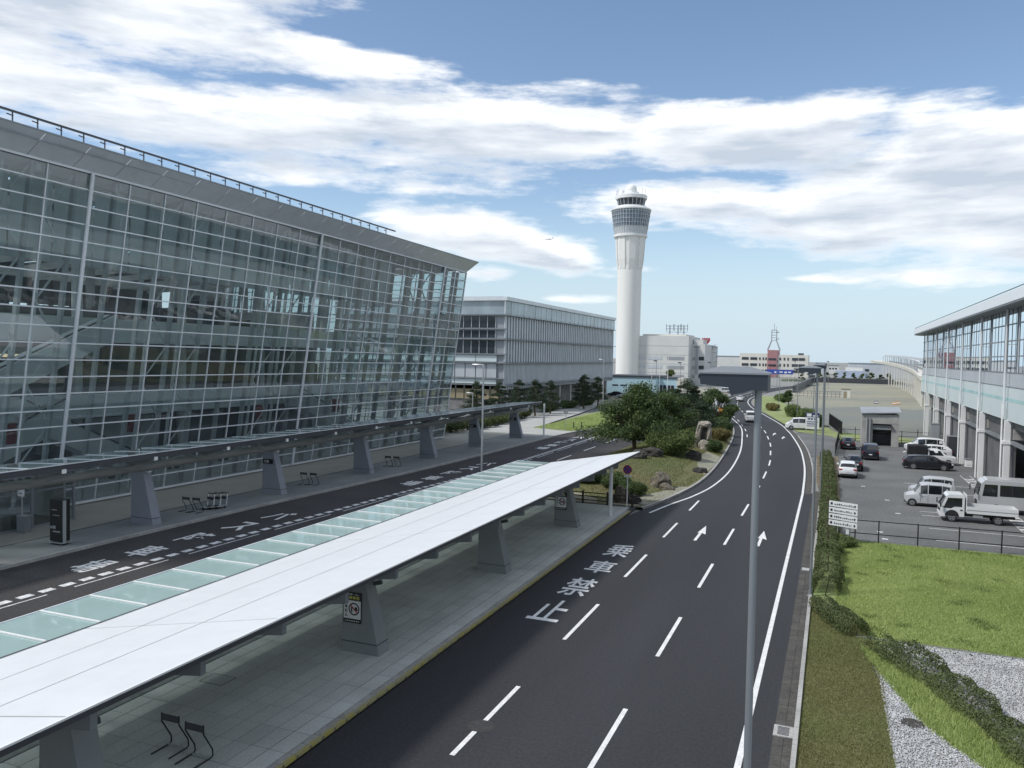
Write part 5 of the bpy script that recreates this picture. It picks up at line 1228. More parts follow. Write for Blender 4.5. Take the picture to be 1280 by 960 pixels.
# ================================================================ street furniture
def lamp(loc, label, h=10.75, group='box-headed lamp posts along the main road'):
    t = thing('street_lamp', label, 'street lamp', (0, 0, 0), group)
    MB().tube([(0, 0, -.02), (0, 0, 3), (0, 0, h)], [.066, .060, .052], 12).build('pole', 'lamp_pole', t, True)
    MB().lathe([(.16, 0), (.16, .03), (.1, .05), (.09, .3)], (0, 0, 0), 12, True).build('base_plate', 'lamp_pole', t, True)
    A = [(-.84, 0), (-.82, -.16), (-.41, -.20), (-.37, -.32), (-.07, -.235), (.15, -.23), (.15, 0)]
    hd = MB().loft([[(x, y*k, h+.2+z) for x, z in A] for y, k in ((-.27, 1), (.27, 1))], True, True).build('lamp_head', 'lamp_grey', t)
    P = [(-.86, -.29), (.17, -.29), (.17, .29), (-.86, .29)]
    MB().add([(x, y, h+.2) for x, y in P]+[(x, y, h+.225) for x, y in P]+[(-.55, -.02, h+.315), (-.12, -.02, h+.315)], [(0, 3, 2, 1), (0, 1, 5, 4), (1, 2, 6, 5), (2, 3, 7, 6), (3, 0, 4, 7), (4, 5, 9, 8), (5, 6, 9), (6, 7, 8, 9), (7, 4, 8)]).build('lid', 'lamp_pole', hd)
    MB().box(-.36, -.1, -.2, .2, h-.06+.02, h-.0).build('lens', 'sign_white', hd) if False else None
    t.location = loc; return t
lamp((-1.04, 12.5, 0), 'tall grey lamp post with flat box head closest to the viewer', 10.88)
lamp((-.72, 40.7, 0), 'nearest of the slim lamp posts clustered beside the hedge'); lamp((-.72, 70, 0), 'middle one of the slim lamp posts clustered beside the hedge'); lamp((-.9, 100, 0), 'farthest of the slim lamp posts clustered beside the hedge', 10.75)
MB  # small wall boxes on poles
for (x, y, z, lab) in [(-.95, 40.7, 1.25, 'small white number plate on the nearest of the clustered lamp posts')]:
    o = bm(x-.18, x+.15, y-.09, y-.07, z, z+.12).build('pole_plate', 'sign_white'); tag(o, lab, 'plate')
def old_lamp(loc, label, h, group='round-headed lamp posts', yaw_=math.pi):
    t = thing('area_lamp', label, 'street lamp', (0, 0, 0), group)
    MB().tube([(0, 0, 0), (0, 0, h)], [.10, .07], 10).build('pole', 'galvanised', t, True)
    MB().loft([[(x, y, h+z) for y, z in ((-w_, 0), (-w_*.7, .09), (w_*.7, .09), (w_, 0), (w_*.7, -.07), (-w_*.7, -.07))] for x, w_ in ((.12, .08), (.3, .16), (.75, .18), (1.05, .08))], True, True).build('lamp_head', 'galvanised', t, True)
    MB().tube([(0, 0, h), (.2, 0, h)], .05, 6).build('arm', 'galvanised', t)
    t.location = loc; t.rotation_euler = (0, 0, yaw_); return t
old_lamp((-28.0, 63.0, -.004), 'slender lamp post rising behind the canopy in the inner road', 10.4)
old_lamp((-51.5, 112, .14), 'short white lamp post among the pines left of the office block', 5.2)
old_lamp((-44.0, 160, .14), 'lamp post in front of the right end of the office block', 10.6)
for k, (x, y, h, lab) in enumerate([(-44.5, 215, 10.4, 'dark lamp post in front of the low blue building, left one'), (-39.2, 222, 10.0, 'dark lamp post in front of the low blue building, right one'), (-33, 235, 10.2, 'lamp post near the parked white vans beyond the hedge'), (-12.6, 212, 9.8, 'lamp post right of the curving road by the vacant plot fence'), (-6.2, 160, 9.6, 'lamp post beside the bushes at the vacant plot'), (-2.9, 138, 8.8, 'lamp post standing by the blue sign at the junction'), (-20, 320, 11, 'far lamp post left of the blue hoarding'), (-14, 330, 11, 'far lamp post in front of the blue hoarding'), (-2, 345, 11, 'far lamp post above the end wall of the vacant plot')]):
    lamp((x, y, -.03), lab, h, 'distant lamp posts')
for k, (x, lab) in enumerate([(-78.5, 'leftmost white flagpole before the control tower'), (-74.0, 'white flagpole right of the leftmost one'), (-50.6, 'first of three flagpoles above the blue building door'), (-48.2, 'middle one of three flagpoles above the blue building door'), (-45.8, 'last of three flagpoles above the blue building door'), (-40.4, 'white flagpole right of the low blue building')]):
    t = thing('flagpole', lab, 'flagpole', (x, 262 if x < -70 else 238, 0), 'flagpoles')
    y = t.location.y
    MB().tube([(x, y, -.03), (x, y, 13.2)], [.11, .06], 8).build('pole', 'white_paint', t); MB().lathe([(0.01, 13.2), (.12, 13.3), (.01, 13.45)], (x, y, 0), 8, True).build('finial', 'white_paint', t); MB().lathe([(.3, -.03), (.3, .25)], (x, y, 0), 10, True).build('base', 'concrete', t)
# cart racks: bent tube frames with a strap
def rack(x, y, z, label, group, s_=1.0):
    t = thing('cart_rack', label, 'cart rack', (x, y, z), group)
    for dx in (0, .62*s_):
        MB().tube([(x+dx+.02, y-.62*s_, z+.03), (x+dx+.02, y+.02, z+.03), (x+dx+.02, y+.10*s_, z+.07), (x+dx, y+.10*s_, z+.24*s_), (x+dx-.02, y-.22*s_, z+.78*s_), (x+dx-.02, y-.22*s_, z+1.02*s_)], .022, 7).build('frame_tube', 'black_metal', t, True)
    bm(x, x+.60*s_, y-.235*s_, y-.205*s_, z+.82*s_, z+1.0*s_).build('strap_board', 'steel_dark', t); MB().beam((x, y-.02, z+.05), (x+.64*s_, y-.02, z+.05), .035, .035).build('cross_bar', 'galvanised', t)
    return t
rack(-17.05, 17.0, .15, 'left one of the two bent-tube cart racks in the foreground pavement', 'foreground cart racks'); rack(-16.05, 16.85, .15, 'right one of the two bent-tube cart racks in the foreground pavement', 'foreground cart racks')
RL = [(-41.2, 42.5, 'left bent-tube rack beside the parked luggage trolleys'), (-40.4, 42.6, 'right bent-tube rack beside the parked luggage trolleys'), (-41.2, 55.6, 'left rack of the pair just right of the second visible pylon'), (-40.3, 55.7, 'right rack of the pair just right of the second visible pylon'), (-40.7, 68.4, 'left rack of the pair just right of the third visible pylon'), (-39.8, 68.5, 'right rack of the pair just right of the third visible pylon')]
for x, y, l_ in RL: rack(x, y, .15, l_, 'cart racks before the terminal')
for k, l_ in enumerate(['rearmost luggage trolley beside the cart racks', 'middle luggage trolley beside the cart racks', 'front luggage trolley beside the cart racks']):
    x, y, z = -40.3+k*.28, 43.6+k*.32, .15
    t = thing('luggage_trolley', l_, 'trolley', (x, y, z), 'luggage trolleys')
    bm(x-.28, x+.28, y-.45, y+.35, z+.16, z+.21).build('platform', 'galvanised', t)
    for dx in (-.27, .27): MB().tube([(x+dx, y+.35, z+.18), (x+dx, y+.46, z+1.0)], .03, 6).build('upright', 'white_paint', t)
    MB().tube([(x-.33, y+.47, z+1.03), (x+.33, y+.47, z+1.03)], .035, 6).build('handle', 'plastic_black', t); bm(x-.26, x+.26, y+.3, y+.44, z+.62, z+.8).build('basket', 'steel_dark', t)
    for dx, dy in ((-.22, .25), (.22, .25), (0, -.35)): MB().tube([(x+dx-.03, y+dy, z+.08), (x+dx+.03, y+dy, z+.08)], .08, 10).build('castor', 'tyre', t)
# black information pylon and exit-door sign by the terminal
t = thing('information_board', 'tall black information board standing on the terminal pavement', 'sign', (-40.2, 32, .15))
bm(-40.75, -39.78, 31.9, 32.15, .35, 2.7).build('panel', 'sign_black', t); bm(-39.80, -39.74, 31.92, 32.12, .3, 2.68).build('side_strip', 'galvanised', t); bm(-40.75, -39.8, 32.15, 32.4, .35, 2.7).build('back_panel', 'sign_black', t)
bm(-40.85, -39.7, 31.8, 32.5, .26, .3).build('shelf', 'galvanised', t); bm(-40.65, -39.85, 31.95, 32.35, .14, .26).build('foot', 'sign_black', t)
for (x0, x1, z0, z1) in [(-40.7, -40.55, 1.05, 1.18), (-40.5, -40.3, 1.05, 1.22), (-40.5, -39.95, .86, .93), (-40.6, -40.2, 2.1, 2.14), (-40.5, -40.0, 1.8, 1.83)]: bm(x0, x1, 31.885, 31.9, z0, z1).build('lettering', 'galvanised', t)
t = thing('door_sign', 'small green and white exit sign on a post before the terminal doors', 'sign', (-44.5, 33.1, .15))
bm(-44.85, -44.35, 33.0, 33.06, 2.35, 3.25).build('plate', 'sign_white', t); bm(-44.75, -44.45, 32.985, 33.0, 2.8, 3.15).build('green_field', 'sign_green', t); bm(-44.72, -44.5, 32.985, 33.0, 2.5, 2.55).build('lettering', 'sign_black', t)
MB().tube([(-44.6, 33.1, .14), (-44.6, 33.1, 3.3)], .04, 6).build('post', 'galvanised', t); bm(-44.95, -44.25, 33.0, 33.4, .14, 1.15).build('cabinet', 'steel_mid', t); bm(-44.98, -44.2, 32.98, 33.42, 1.15, 1.2).build('cabinet_lid', 'galvanised', t)
# boarding-prohibited signs on the island pylons
def pylon_sign(y, label):
    x0, x1, z0, z1 = -16.68, -15.92, 1.25, 2.40; yf = y+.0
    t = thing('pylon_sign', label, 'sign', ((x0+x1)/2, yf, z0), 'boarding signs on the island pylons')
    bm(x0, x1, yf-.012, yf+.03, z0, z1).build('plate', 'sign_black', t)
    bm(x0+.015, x1-.015, yf-.016, yf-.012, z0+.16, z0+.84).build('white_field', 'sign_white', t)
    X, Z = (1, 0, 0), (0, 0, 1); c = (x0+x1)/2
    text_on('一般車・Taxi', 'lettering', 'sign_white', t, (c, yf-.015, z1-.08), .56, .08, X, Z, .01); text_on('降車専用', 'lettering', 'sign_yellow', t, (c, yf-.015, z1-.205), .6, .13, X, Z, .02)
    for k, ch in enumerate('乗車禁止'): text_on(ch, 'lettering', 'sign_black', t, (x0+.12, yf-.018, z0+.76-k*.155), .12, .125, X, Z, .03)
    cx, cz_ = x0+.46, z0+.53; n_ = 28
    MB().loft([[(cx+r_*math.cos(2*math.pi*k/n_), yf-.02, cz_+r_*math.sin(2*math.pi*k/n_)) for k in range(n_)] for r_ in (.185, .235)], True).build('prohibition_ring', 'sign_red' if False else 'sign_black', t)
    MB().beam((cx-.14, yf-.021, cz_+.14), (cx+.14, yf-.021, cz_-.14), .004, .045).build('prohibition_bar', 'sign_red', t)
    bm(cx+.0, cx+.15, yf-.019, yf-.017, cz_-.06, cz_+.02).build('car_symbol', 'sign_black', t); bm(cx+.03, cx+.13, yf-.019, yf-.017, cz_+.02, cz_+.08).build('car_symbol', 'sign_black', t); bm(cx-.13, cx-.07, yf-.019, yf-.017, cz_-.12, cz_+.08).build('person_symbol', 'sign_black', t)
    for k in range(8): bm(x0+.07+k*.08, x0+.12+k*.08, yf-.0165, yf-.012, z0+.06, z0+.09).build('small_lettering', 'sign_white', t)
pylon_sign(25.1, 'black and white boarding-ban sign on the nearer pylon under the white canopy'); pylon_sign(49.55, 'black and white boarding-ban sign on the last pylon by the garden fence')
for y, tx, l_ in [(50.45, 'C8', 'small black number plate on the second visible pylon by the terminal'), (87.5, 'C7', 'small black number plate on the fifth visible pylon by the terminal'), (100.2, 'C6', 'small black number plate on the last pylon by the terminal')]:
    x0 = -41.3+.012*(y-38)
    t = thing('number_plate', l_, 'sign', (x0+.5, y, 2.5)); bm(x0+.08, x0+.98, y-.02, y+.1, 2.5, 2.86).build('plate', 'sign_black', t); text_on(tx, 'lettering', 'sign_white', t, (x0+.42, y-.024, 2.68), .42, .2, (1, 0, 0), (0, 0, 1), .02)
# no-stopping sign
t = thing('no_stopping_sign', 'round blue and red no-stopping sign on a white post by the garden fence', 'sign', (-13.85, 57.6, .14))
MB().tube([(-13.85, 57.6, .1), (-13.85, 57.6, 3.35)], .04, 8).build('post', 'white_paint', t); n_ = 28
disc = lambda r0_, r1_, y: [[(-13.85+r_*math.cos(2*math.pi*k/n_), y, 3.05+r_*math.sin(2*math.pi*k/n_)) for k in range(n_)] for r_ in (r0_, r1_)]
MB().loft(disc(.001, .32, 57.54), True).build('blue_disc', 'blue_sign', t); MB().loft(disc(.26, .335, 57.535), True).build('red_ring', 'sign_red', t)
for s_ in (-1, 1): MB().beam((-13.85-.2*s_, 57.53, 3.25), (-13.85+.2*s_, 57.53, 2.85), .006, .06).build('red_bar', 'sign_red', t)
MB().loft(disc(.001, .335, 57.56), True).build('disc_back', 'galvanised', t); bm(-14.1, -13.6, 57.53, 57.55, 2.5, 2.66).build('sub_plate', 'sign_white', t)
# timber rail fence
t = thing('timber_fence', 'low dark timber rail fence between the pavement and the garden', 'fence', (-18, 58.3, .14))
for k in range(6):
    x = -23.2+k*1.92; MB().tube([(x, 58.3, .1), (x, 58.3, 1.12)], .085, 8).build('post', 'wood_dark', t)
    if k < 5:
        for z in (.42, .72, .98): MB().tube([(x, 58.3, z), (x+1.92, 58.3, z)], .04, 6).build('rail', 'wood_dark', t)
for z in (.42, .72, .98): MB().tube([(-13.6, 58.3, z), (-12.9, 58.5, z)], .04, 6).build('rail', 'wood_dark', t)
# direction sign boards by the parking fence
t = thing('direction_sign', 'stack of four white direction boards on posts by the hedge and parking fence', 'sign', (.75, 53.9, .02))
for k in range(4):
    z = 1.02+.40*(3-k)
    b_ = MB().add([(-.02, 53.95, z), (1.62, 53.55, z-.06), (1.62, 53.55, z+.27), (-.02, 53.95, z+.33), (-.02, 54.0, z), (1.62, 53.6, z-.06), (1.62, 53.6, z+.27), (-.02, 54.0, z+.33)], [(0, 1, 2, 3), (7, 6, 5, 4), (0, 4, 5, 1), (1, 5, 6, 2), (2, 6, 7, 3), (3, 7, 4, 0)]).build('board', 'sign_white', t)
    at_ = lambda f, dz: Vector((-.02+1.64*f, 53.945-.4*f, z-.06*f+dz))
    def mark(f0, f1, d0, d1, mt_='sign_black'): MB().add([at_(f0, d0), at_(f1, d0), at_(f1, d1), at_(f0, d1)], [(0, 1, 2, 3)]).build('board_mark', mt_, b_)
    mark(.05, .13, .09, .24)
    f = .19
    while f < .82: w_ = random.uniform(.03, .055); mark(f, f+w_, .10, .10+random.uniform(.06, .13), 'steel_dark'); f += w_+.022
    MB().add([at_(.89, .08), at_(.93, .08), at_(.93, .15), at_(.96, .15), at_(.91, .25), at_(.86, .15), at_(.89, .15)], [(0, 1, 2, 3, 4, 5, 6)]).build('board_arrow', 'sign_black', b_)
for x, y in ((.3, 53.98), (.52, 53.98), (1.22, 53.82)): MB().tube([(x, y, 0), (x, y, 2.5)], .035, 7).build('post', 'galvanised', t)
bm(1.0, 1.18, 53.72, 53.74, .55, .85).build('small_notice', 'sign_white', t)
# parking lot fence
t = thing('parking_fence', 'black post-and-rail fence between the lawn and the parking lot', 'fence', (10, 54.6, 0))
fx = [1.55, 2.9, 5.1, 7.35, 9.6, 11.85, 14.1, 16.3]
for x in fx: bm(x-.035, x+.035, 54.4+.05*x-.035, 54.4+.05*x+.035, -.02, 1.42).build('post', 'black_metal', t)
for z in (.55, 1.36): MB().beam((1.2, 54.4+.06, z), (16.4, 54.4+.05*16.4, z), .04, .05).build('rail', 'black_metal', t)
t = thing('mesh_fence', 'dark slatted fence panel between the hedge end and the parking lot', 'fence', (.5, 114, 0))
MB().beam((.45, 103, 1.5), (.95, 124, 1.5), .05, .06).build('rail', 'black_metal', t); MB().beam((.45, 103, .2), (.95, 124, .2), .05, .06).build('rail', 'black_metal', t)
mb = MB()
for k in range(150): y = 103+k*.14; x = .45+.5*(y-103)/21; mb.box(x-.012, x+.012, y, y+.06, .1, 1.5)
o = mb.build('slat_field', 'black_metal', t); o['kind'] = 'stuff'
for k in range(11): y = 103+k*2.1; x = .45+.5*(y-103)/21; bm(x-.04, x+.04, y-.04, y+.04, -.02, 1.56).build('post', 'black_metal', t)
t = thing('rear_fence', 'dark post-and-rail fence along the back of the parking lot', 'fence', (9, 124.3, 0))
for k in range(9): bm(1.1+k*2-.04, 1.1+k*2+.04, 124.26, 124.34, -.02, 2.0 if k % 2 else 1.7).build('post', 'black_metal', t)
for z in (.35, .95, 1.6): MB().beam((1, 124.3, z), (17.2, 124.3, z), .05, .06).build('rail', 'black_metal', t)
t = thing('plot_fence', 'tall dark fence panel edging the vacant plot behind the white van', 'fence', (1, 140, 0))
mb = MB()
for k in range(90): p = Vector((-.5, 153)).lerp(Vector((1.4, 133)), k/89); mb.box(p.x-.02, p.x+.02, p.y, p.y+.09, .05, 2.0)
o = mb.build('slat_field', 'black_metal', t); o['kind'] = 'stuff'
for k in range(9): p = Vector((-.5, 153)).lerp(Vector((1.4, 133)), k/8); bm(p.x-.05, p.x+.05, p.y-.05, p.y+.05, -.05, 2.1).build('post', 'black_metal', t)
for z in (.15, 1.95): MB().beam((-.5, 153, z), (1.4, 133, z), .05, .06).build('rail', 'black_metal', t)
t = thing('plot_rail', 'rusty rail fence across the middle of the vacant plot', 'fence', (-4, 266, 0))
for k in range(14): x = -12+k*1.15; bm(x-.06, x+.06, 266, 266.1, -.05, 2.0).build('post', 'steel_mid', t)
for z in (.3, 1.1, 1.9): bm(-12, 3, 266, 266.1, z, z+.12).build('rail', 'steel_mid', t)
t = thing('site_cabin', 'small cream site box at the right end of the rusty rail fence', 'cabin', (3.6, 270, 0)); bm(2.4, 4.9, 269, 271, -.03, 2.7).build('wall', 'cream_wall', t); bm(2.2, 5.1, 268.8, 271.2, 2.7, 2.9).build('roof', 'tan_louver', t); bm(3.1, 3.9, 268.93, 269, 0, 2).build('door', 'tan_louver', t)
for (x, y, lab) in [(15.2, 236, 'orange barrier block lying on the plot near the station end'), (16.4, 240, 'second orange barrier lying by the station end'), (11.0, 240, 'dark low block lying on the vacant plot')]:
    t = thing('barrier_block', lab, 'barrier', (x, y, 0)); MB().loft([[(x-.6, y-d_, -.03), (x-.5, y-d_*.4, .7), (x+.5, y-d_*.4, .7), (x+.6, y-d_, -.03)] for d_ in (-.5, .5)], True, True).build('block', 'orange' if 'orange' in lab else 'steel_dark', t); bm(x-.5, x+.5, y-.56, y-.5, .2, .5).build('band', 'white_paint', t)
t = thing('plot_wall', 'long low dark wall along the far end of the vacant plot', 'wall', (8, 470, 0))
bm(-11, 29, 452, 453, -.05, 2.4).build('wall', 'steel_dark', t); bm(-11.1, 29.1, 451.9, 453.1, 2.4, 2.6).build('coping', 'concrete_dark', t); MB().prism([(-11, 453), (-10, 453), (-12.4, 300), (-13.4, 300)], -.05, 2.4).build('wall', 'steel_dark', t)
# blue-topped sign at the junction
t = thing('junction_sign', 'white notice board with navy header on the verge at the junction', 'sign', (-3.0, 134.6, 0))
bm(-3.95, -1.9, 134.6, 134.7, .55, 3.1).build('board', 'sign_white', t); bm(-3.95, -1.9, 134.58, 134.6, 2.4, 3.1).build('header', 'navy_sign', t)
bm(-3.75, -3.05, 134.56, 134.58, 2.5, 2.98).build('header_symbol', 'sign_white', t); bm(-2.85, -2.1, 134.56, 134.58, 2.5, 2.75).build('header_symbol', 'sign_white', t)
for (x0, x1, z0, z1) in [(-3.6, -3.25, 2.02, 2.25), (-3.15, -2.85, 2.02, 2.25), (-2.7, -2.3, 2.02, 2.22), (-3.75, -2.1, 1.62, 1.74), (-3.7, -2.2, 1.28, 1.42), (-3.7, -2.4, .98, 1.08)]: bm(x0, x1, 134.58, 134.6, z0, z1).build('lettering', 'navy_sign', t)
for x in (-3.85, -2.0): bm(x-.05, x+.05, 134.7, 134.8, -.02, 3.0).build('post', 'galvanised', t)
# orange curve warning by the garden
t = thing('curve_sign', 'orange curve warning board at the road edge behind the garden', 'sign', (-18.6, 150, 0))
bm(-19.4, -17.8, 150, 150.06, .9, 2.5).build('board', 'orange', t); MB().add([(-18.1, 149.98, 1.2), (-18.1, 149.98, 2.2), (-18.6, 149.98, 1.9), (-19.0, 149.98, 1.7), (-18.6, 149.98, 1.5)], [(0, 4, 3, 2, 1)]).build('board_arrow', 'sign_black', t); bm(-18.65, -18.55, 150.06, 150.16, 0, 2.4).build('post', 'galvanised', t)
t = thing('road_barrier', 'row of white road barriers along the left of the far curve', 'barrier', (-28, 200, 0))
for k in range(9):
    y = 186+k*5.2; x = np.interp(y, [p[1] for p in KERB_L[4:]], [p[0] for p in KERB_L[4:]])-.5
    MB().loft([[(x-.25, y, -.03), (x-.12, y, .95), (x+.12, y, .95), (x+.25, y, -.03)], [(x-.45, y+4.8, -.03), (x-.32, y+4.8, .95), (x-.08, y+4.8, .95), (x+.05, y+4.8, -.03)]], True, True).build('barrier_unit', 'white_paint', t)
# bollards and post on the grass verge
for x, y, l_ in [(-37.2, 118.5, 'left one of two short dark bollards on the grass verge'), (-36.2, 119.5, 'right one of two short dark bollards on the grass verge')]:
    t = thing('bollard', l_, 'bollard', (x, y, .16), 'verge bollards'); MB().tube([(x, y, .1), (x, y, 1.05)], .09, 8).build('post', 'wood_dark', t); MB().lathe([(.1, 1.0), (.1, 1.06), (.02, 1.1)], (x, y, 0), 8, True).build('cap', 'steel_dark', t)
t = thing('verge_sign', 'thin post with small plate on the grass verge', 'sign', (-38.0, 117, .16)); MB().tube([(-38, 117, .1), (-38, 117, 3.0)], .05, 6).build('post', 'galvanised', t); bm(-38.35, -37.65, 116.9, 116.94, 2.4, 2.95).build('plate', 'steel_mid', t)
# gabled shed at the back of the lot
t = thing('equipment_shed', 'grey concrete shed with open roller door at the back of the lot', 'shed', (6, 120, 0))
for a_ in [(3.75, 4.0, 118.3, 123.2, -.02, 4.25), (8.0, 8.3, 118.3, 123.2, -.02, 4.25), (4.0, 8.0, 123, 123.2, -.02, 4.25)]: bm(*a_).build('wall', 'concrete', t)
bm(4.0, 5.1, 118.3, 118.55, -.02, 3.0).build('front_wall', 'concrete', t); bm(7.4, 8.0, 118.3, 118.55, -.02, 3.0).build('front_wall', 'concrete', t); bm(3.75, 8.3, 118.28, 118.55, 3.0, 4.25).build('front_lintel', 'concrete', t)
MB().add([(3.6, 118.0, 4.3), (8.55, 118.0, 4.55), (8.55, 123.5, 5.0), (3.6, 123.5, 4.8), (3.6, 118.0, 4.42), (8.55, 118.0, 4.67), (8.55, 123.5, 5.12), (3.6, 123.5, 4.92)], [(0, 3, 2, 1), (4, 5, 6, 7), (0, 1, 5, 4), (1, 2, 6, 5), (2, 3, 7, 6), (3, 0, 4, 7)]).build('roof', 'galvanised', t)
bm(5.1, 7.4, 118.6, 118.7, 2.2, 2.6).build('roller_door', 'galvanised', t); bm(4.2, 7.9, 121, 122, 0, 1.4).build('stored_crates', 'steel_dark', t)
for x in (4.35, 4.75): MB().tube([(x, 118.15, 0), (x, 118.15, 3.8)], .1, 8).build('pipe', 'galvanised', t)
bm(5.0, 7.5, 117.95, 118.28, 2.62, 2.8).build('door_hood', 'steel_dark', t)
# ================================================================ vegetation, rocks
def broad_tree(name, label, x, y, z, h, r_, seed, leaf='leaf_tree', nclump=34, per=420, size=.24, squash=.75, cat='tree', group=None, low=.22):
    rr = random.Random(seed); t = thing(name, label, cat, (x, y, z), group)
    tr = MB(); base = Vector((x, y, z-.05)); fork = Vector((x+rr.uniform(-.3, .3), y, z+h*.3))
    tr.tube([base, base.lerp(fork, .5)+Vector((.05, 0, 0)), fork], [h*.035, h*.026, h*.022], 8)
    clumps = []
    for k in range(nclump):
        a = rr.uniform(0, 2*math.pi); u = rr.random()**.55; zz = rr.uniform(low, 1)
        prof = math.sin(min(1, max(.06, (1.04-zz)/.84))**.8*math.pi/2)
        rad = r_*u*prof*rr.uniform(.75, 1.12)
        c = Vector((x+rad*math.cos(a), y+rad*math.sin(a), z+h*zz*.93)); cr = r_*rr.uniform(.19, .33)
        clumps.append((c.x, c.y, c.z, cr*rr.uniform(.9, 1.3), cr*rr.uniform(.9, 1.3), cr*squash*rr.uniform(.6, .95)))
        if k % 3 == 0: 
            m_ = fork.lerp(c, .5)+Vector((0, 0, -.1*h*rr.random())); tr.tube([fork, m_, c], [h*.014, h*.009, h*.004], 5)
    tr.build('trunk', 'bark', t, True)
    V = clump_leaves(clumps, per, size, .62, .35, .9)
    link('crown', quad_mesh('crown', V), leaf, t); return t
def pine(name, label, x, y, z, h, r_, seed, layers=6, group=None, per=650, size=.30, leaf='leaf_pine', wide=1.0):
    rr = random.Random(seed); t = thing(name, label, 'tree', (x, y, z), group)
    tr = MB(); lean = rr.uniform(-.08, .08)*h; pts = [(x, y, z-.05), (x+lean*.6, y, z+h*.35), (x-lean*.2, y, z+h*.7), (x+lean*.4, y, z+h*.96)]
    tr.tube(pts, [h*.03, h*.024, h*.015, h*.006], 8); clumps = []
    for k in range(layers):
        f = (k+.5)/layers; zz = z+h*(.24+.74*f); rad = r_*(1.05-.72*f**1.3)*wide
        nb_ = max(2, int(6-3*f)); a0 = rr.uniform(0, 6.28)
        for q in range(nb_):
            a = a0+2*math.pi*q/nb_+rr.uniform(-.35, .35); d_ = rad*rr.uniform(.45, .85); c = Vector((x+d_*math.cos(a), y+d_*math.sin(a), zz+rr.uniform(-.05, .05)*h))
            cr = rad*rr.uniform(.38, .6); clumps.append((c.x, c.y, c.z, cr, cr, max(.22, cr*.34)))
            tr.tube([(x, y, zz-h*.04), c], [h*.010, h*.004], 5)
    clumps.append((x, y, z+h*.97, r_*.28, r_*.28, r_*.25))
    tr.build('trunk', 'bark', t, True)
    V = clump_leaves(clumps, per, size, .22, .15, 1.0)
    link('crown', quad_mesh('crown', V), leaf, t); return t
def shrub(label, x, y, z, rx, ry, h, seed, leaf='leaf_tree', per=2600, size=.17, group=None, nl=7, name='shrub'):
    rr = random.Random(seed); t = thing(name, label, 'shrub', (x, y, z), group)
    cl = [(x, y, z+h*.45, rx*.82, ry*.82, h*.5)]
    for k in range(nl):
        a = 2*math.pi*k/nl+rr.uniform(-.3, .3); q = rr.uniform(.4, .62); cl.append((x+rx*q*math.cos(a), y+ry*q*math.sin(a), z+h*rr.uniform(.38, .68), rx*rr.uniform(.32, .46), ry*rr.uniform(.32, .46), h*rr.uniform(.26, .36)))
    V = np.concatenate([clump_leaves(cl[:1], per, size, .65, .55, .8), clump_leaves(cl[1:], per//4, size, .65, .45, .8)])
    V[:, 2] = np.maximum(V[:, 2], z+.0)
    link('foliage', quad_mesh('foliage', V), leaf, t)
    st = MB()
    for k in range(5): a = k*1.26; st.tube([(x, y, z-.03), (x+rx*.4*math.cos(a), y+ry*.4*math.sin(a), z+h*.6)], [.05, .015], 5)
    st.build('stems', 'bark', t); return t
def rock(label, x, y, z, sx, sy, sz, seed, mt='rock', name='rock', parent=None, tilt=0, sub_=4):
    import bmesh
    b = bmesh.new(); bmesh.ops.create_icosphere(b, subdivisions=sub_, radius=1); 
    for v in b.verts:
        p = v.co.copy(); n_ = mnoise.fractal(p*1.1+Vector((seed*3.7, seed*1.3, 0)), 1, 2, 4)
        n2 = mnoise.ridged_multi_fractal(p*1.6+Vector((seed*1.7, 5, seed)), 1, 2.1, 4, .9, 2)
        f = .82+.34*n_+.16*n2; q = p*f
        for ax in range(3): q[ax] = math.copysign(abs(q[ax])**.85, q[ax])
        q = Matrix.Rotation(tilt, 3, 'Y') @ Vector((q.x*sx, q.y*sy, q.z*sz)); v.co = Vector((x, y, z+sz*.62))+q
    me = bpy.data.meshes.new(name); b.to_mesh(me); b.free()
    me.polygons.foreach_set('use_smooth', [True]*len(me.polygons)); me.set_sharp_from_angle(angle=R(28))
    o = link(name, me, mt, parent)
    if label: tag(o, label, 'rock')
    return o
gz = garden_z
# garden trees and shrubs
broad_tree('broadleaf_tree', 'big broad dark-green tree rising behind the tip of the white canopy', -20.7, 89, gz(-20.7, 89), 7.5, 5.4, 3, nclump=46, per=520, size=.26, low=.12)
broad_tree('broadleaf_tree', 'lower spreading tree right behind the big broad tree', -20.5, 106, gz(-20.5, 106), 6.2, 4.6, 8, nclump=34, per=420, size=.26, low=.15, leaf='leaf_tree')
pine('pine_tree', 'dark layered garden pine behind the standing stone', -21.3, 127, gz(-21.3, 127), 6.8, 4.4, 4, 8, per=800, size=.36)
broad_tree('broadleaf_tree', 'rounded tree at the far point of the garden by the orange sign', -19.0, 142, .3, 5.9, 4.0, 12, nclump=38, per=420, size=.28, low=.1)
pine('pine_tree', 'smaller layered pine beside the standing stone', -17.0, 112, gz(-17, 112), 4.2, 2.6, 21, 5, per=500, size=.3)
shrub('large light-leaved bush in front of the big broad tree', -16.0, 86, gz(-16, 86)-.1, 2.7, 2.4, 3.0, 5, leaf='leaf_light', per=5200, size=.2, nl=10)
shrub('yellowish rounded bush near the road edge', -13.6, 108, gz(-13.6, 108)-.1, 1.5, 2.2, 1.7, 6, leaf='leaf_yellow', per=3600, size=.16)
shrub('dark round bush beside the standing stone, nearer the kerb', -13.0, 96.5, gz(-13, 96.5)-.1, 1.3, 1.6, 1.5, 7, per=3200, size=.16)
shrub('dark bush behind the yellowish bush at the road edge', -14.7, 119, gz(-14.7, 119)-.1, 1.6, 2.6, 2.0, 9, per=3400, size=.2)
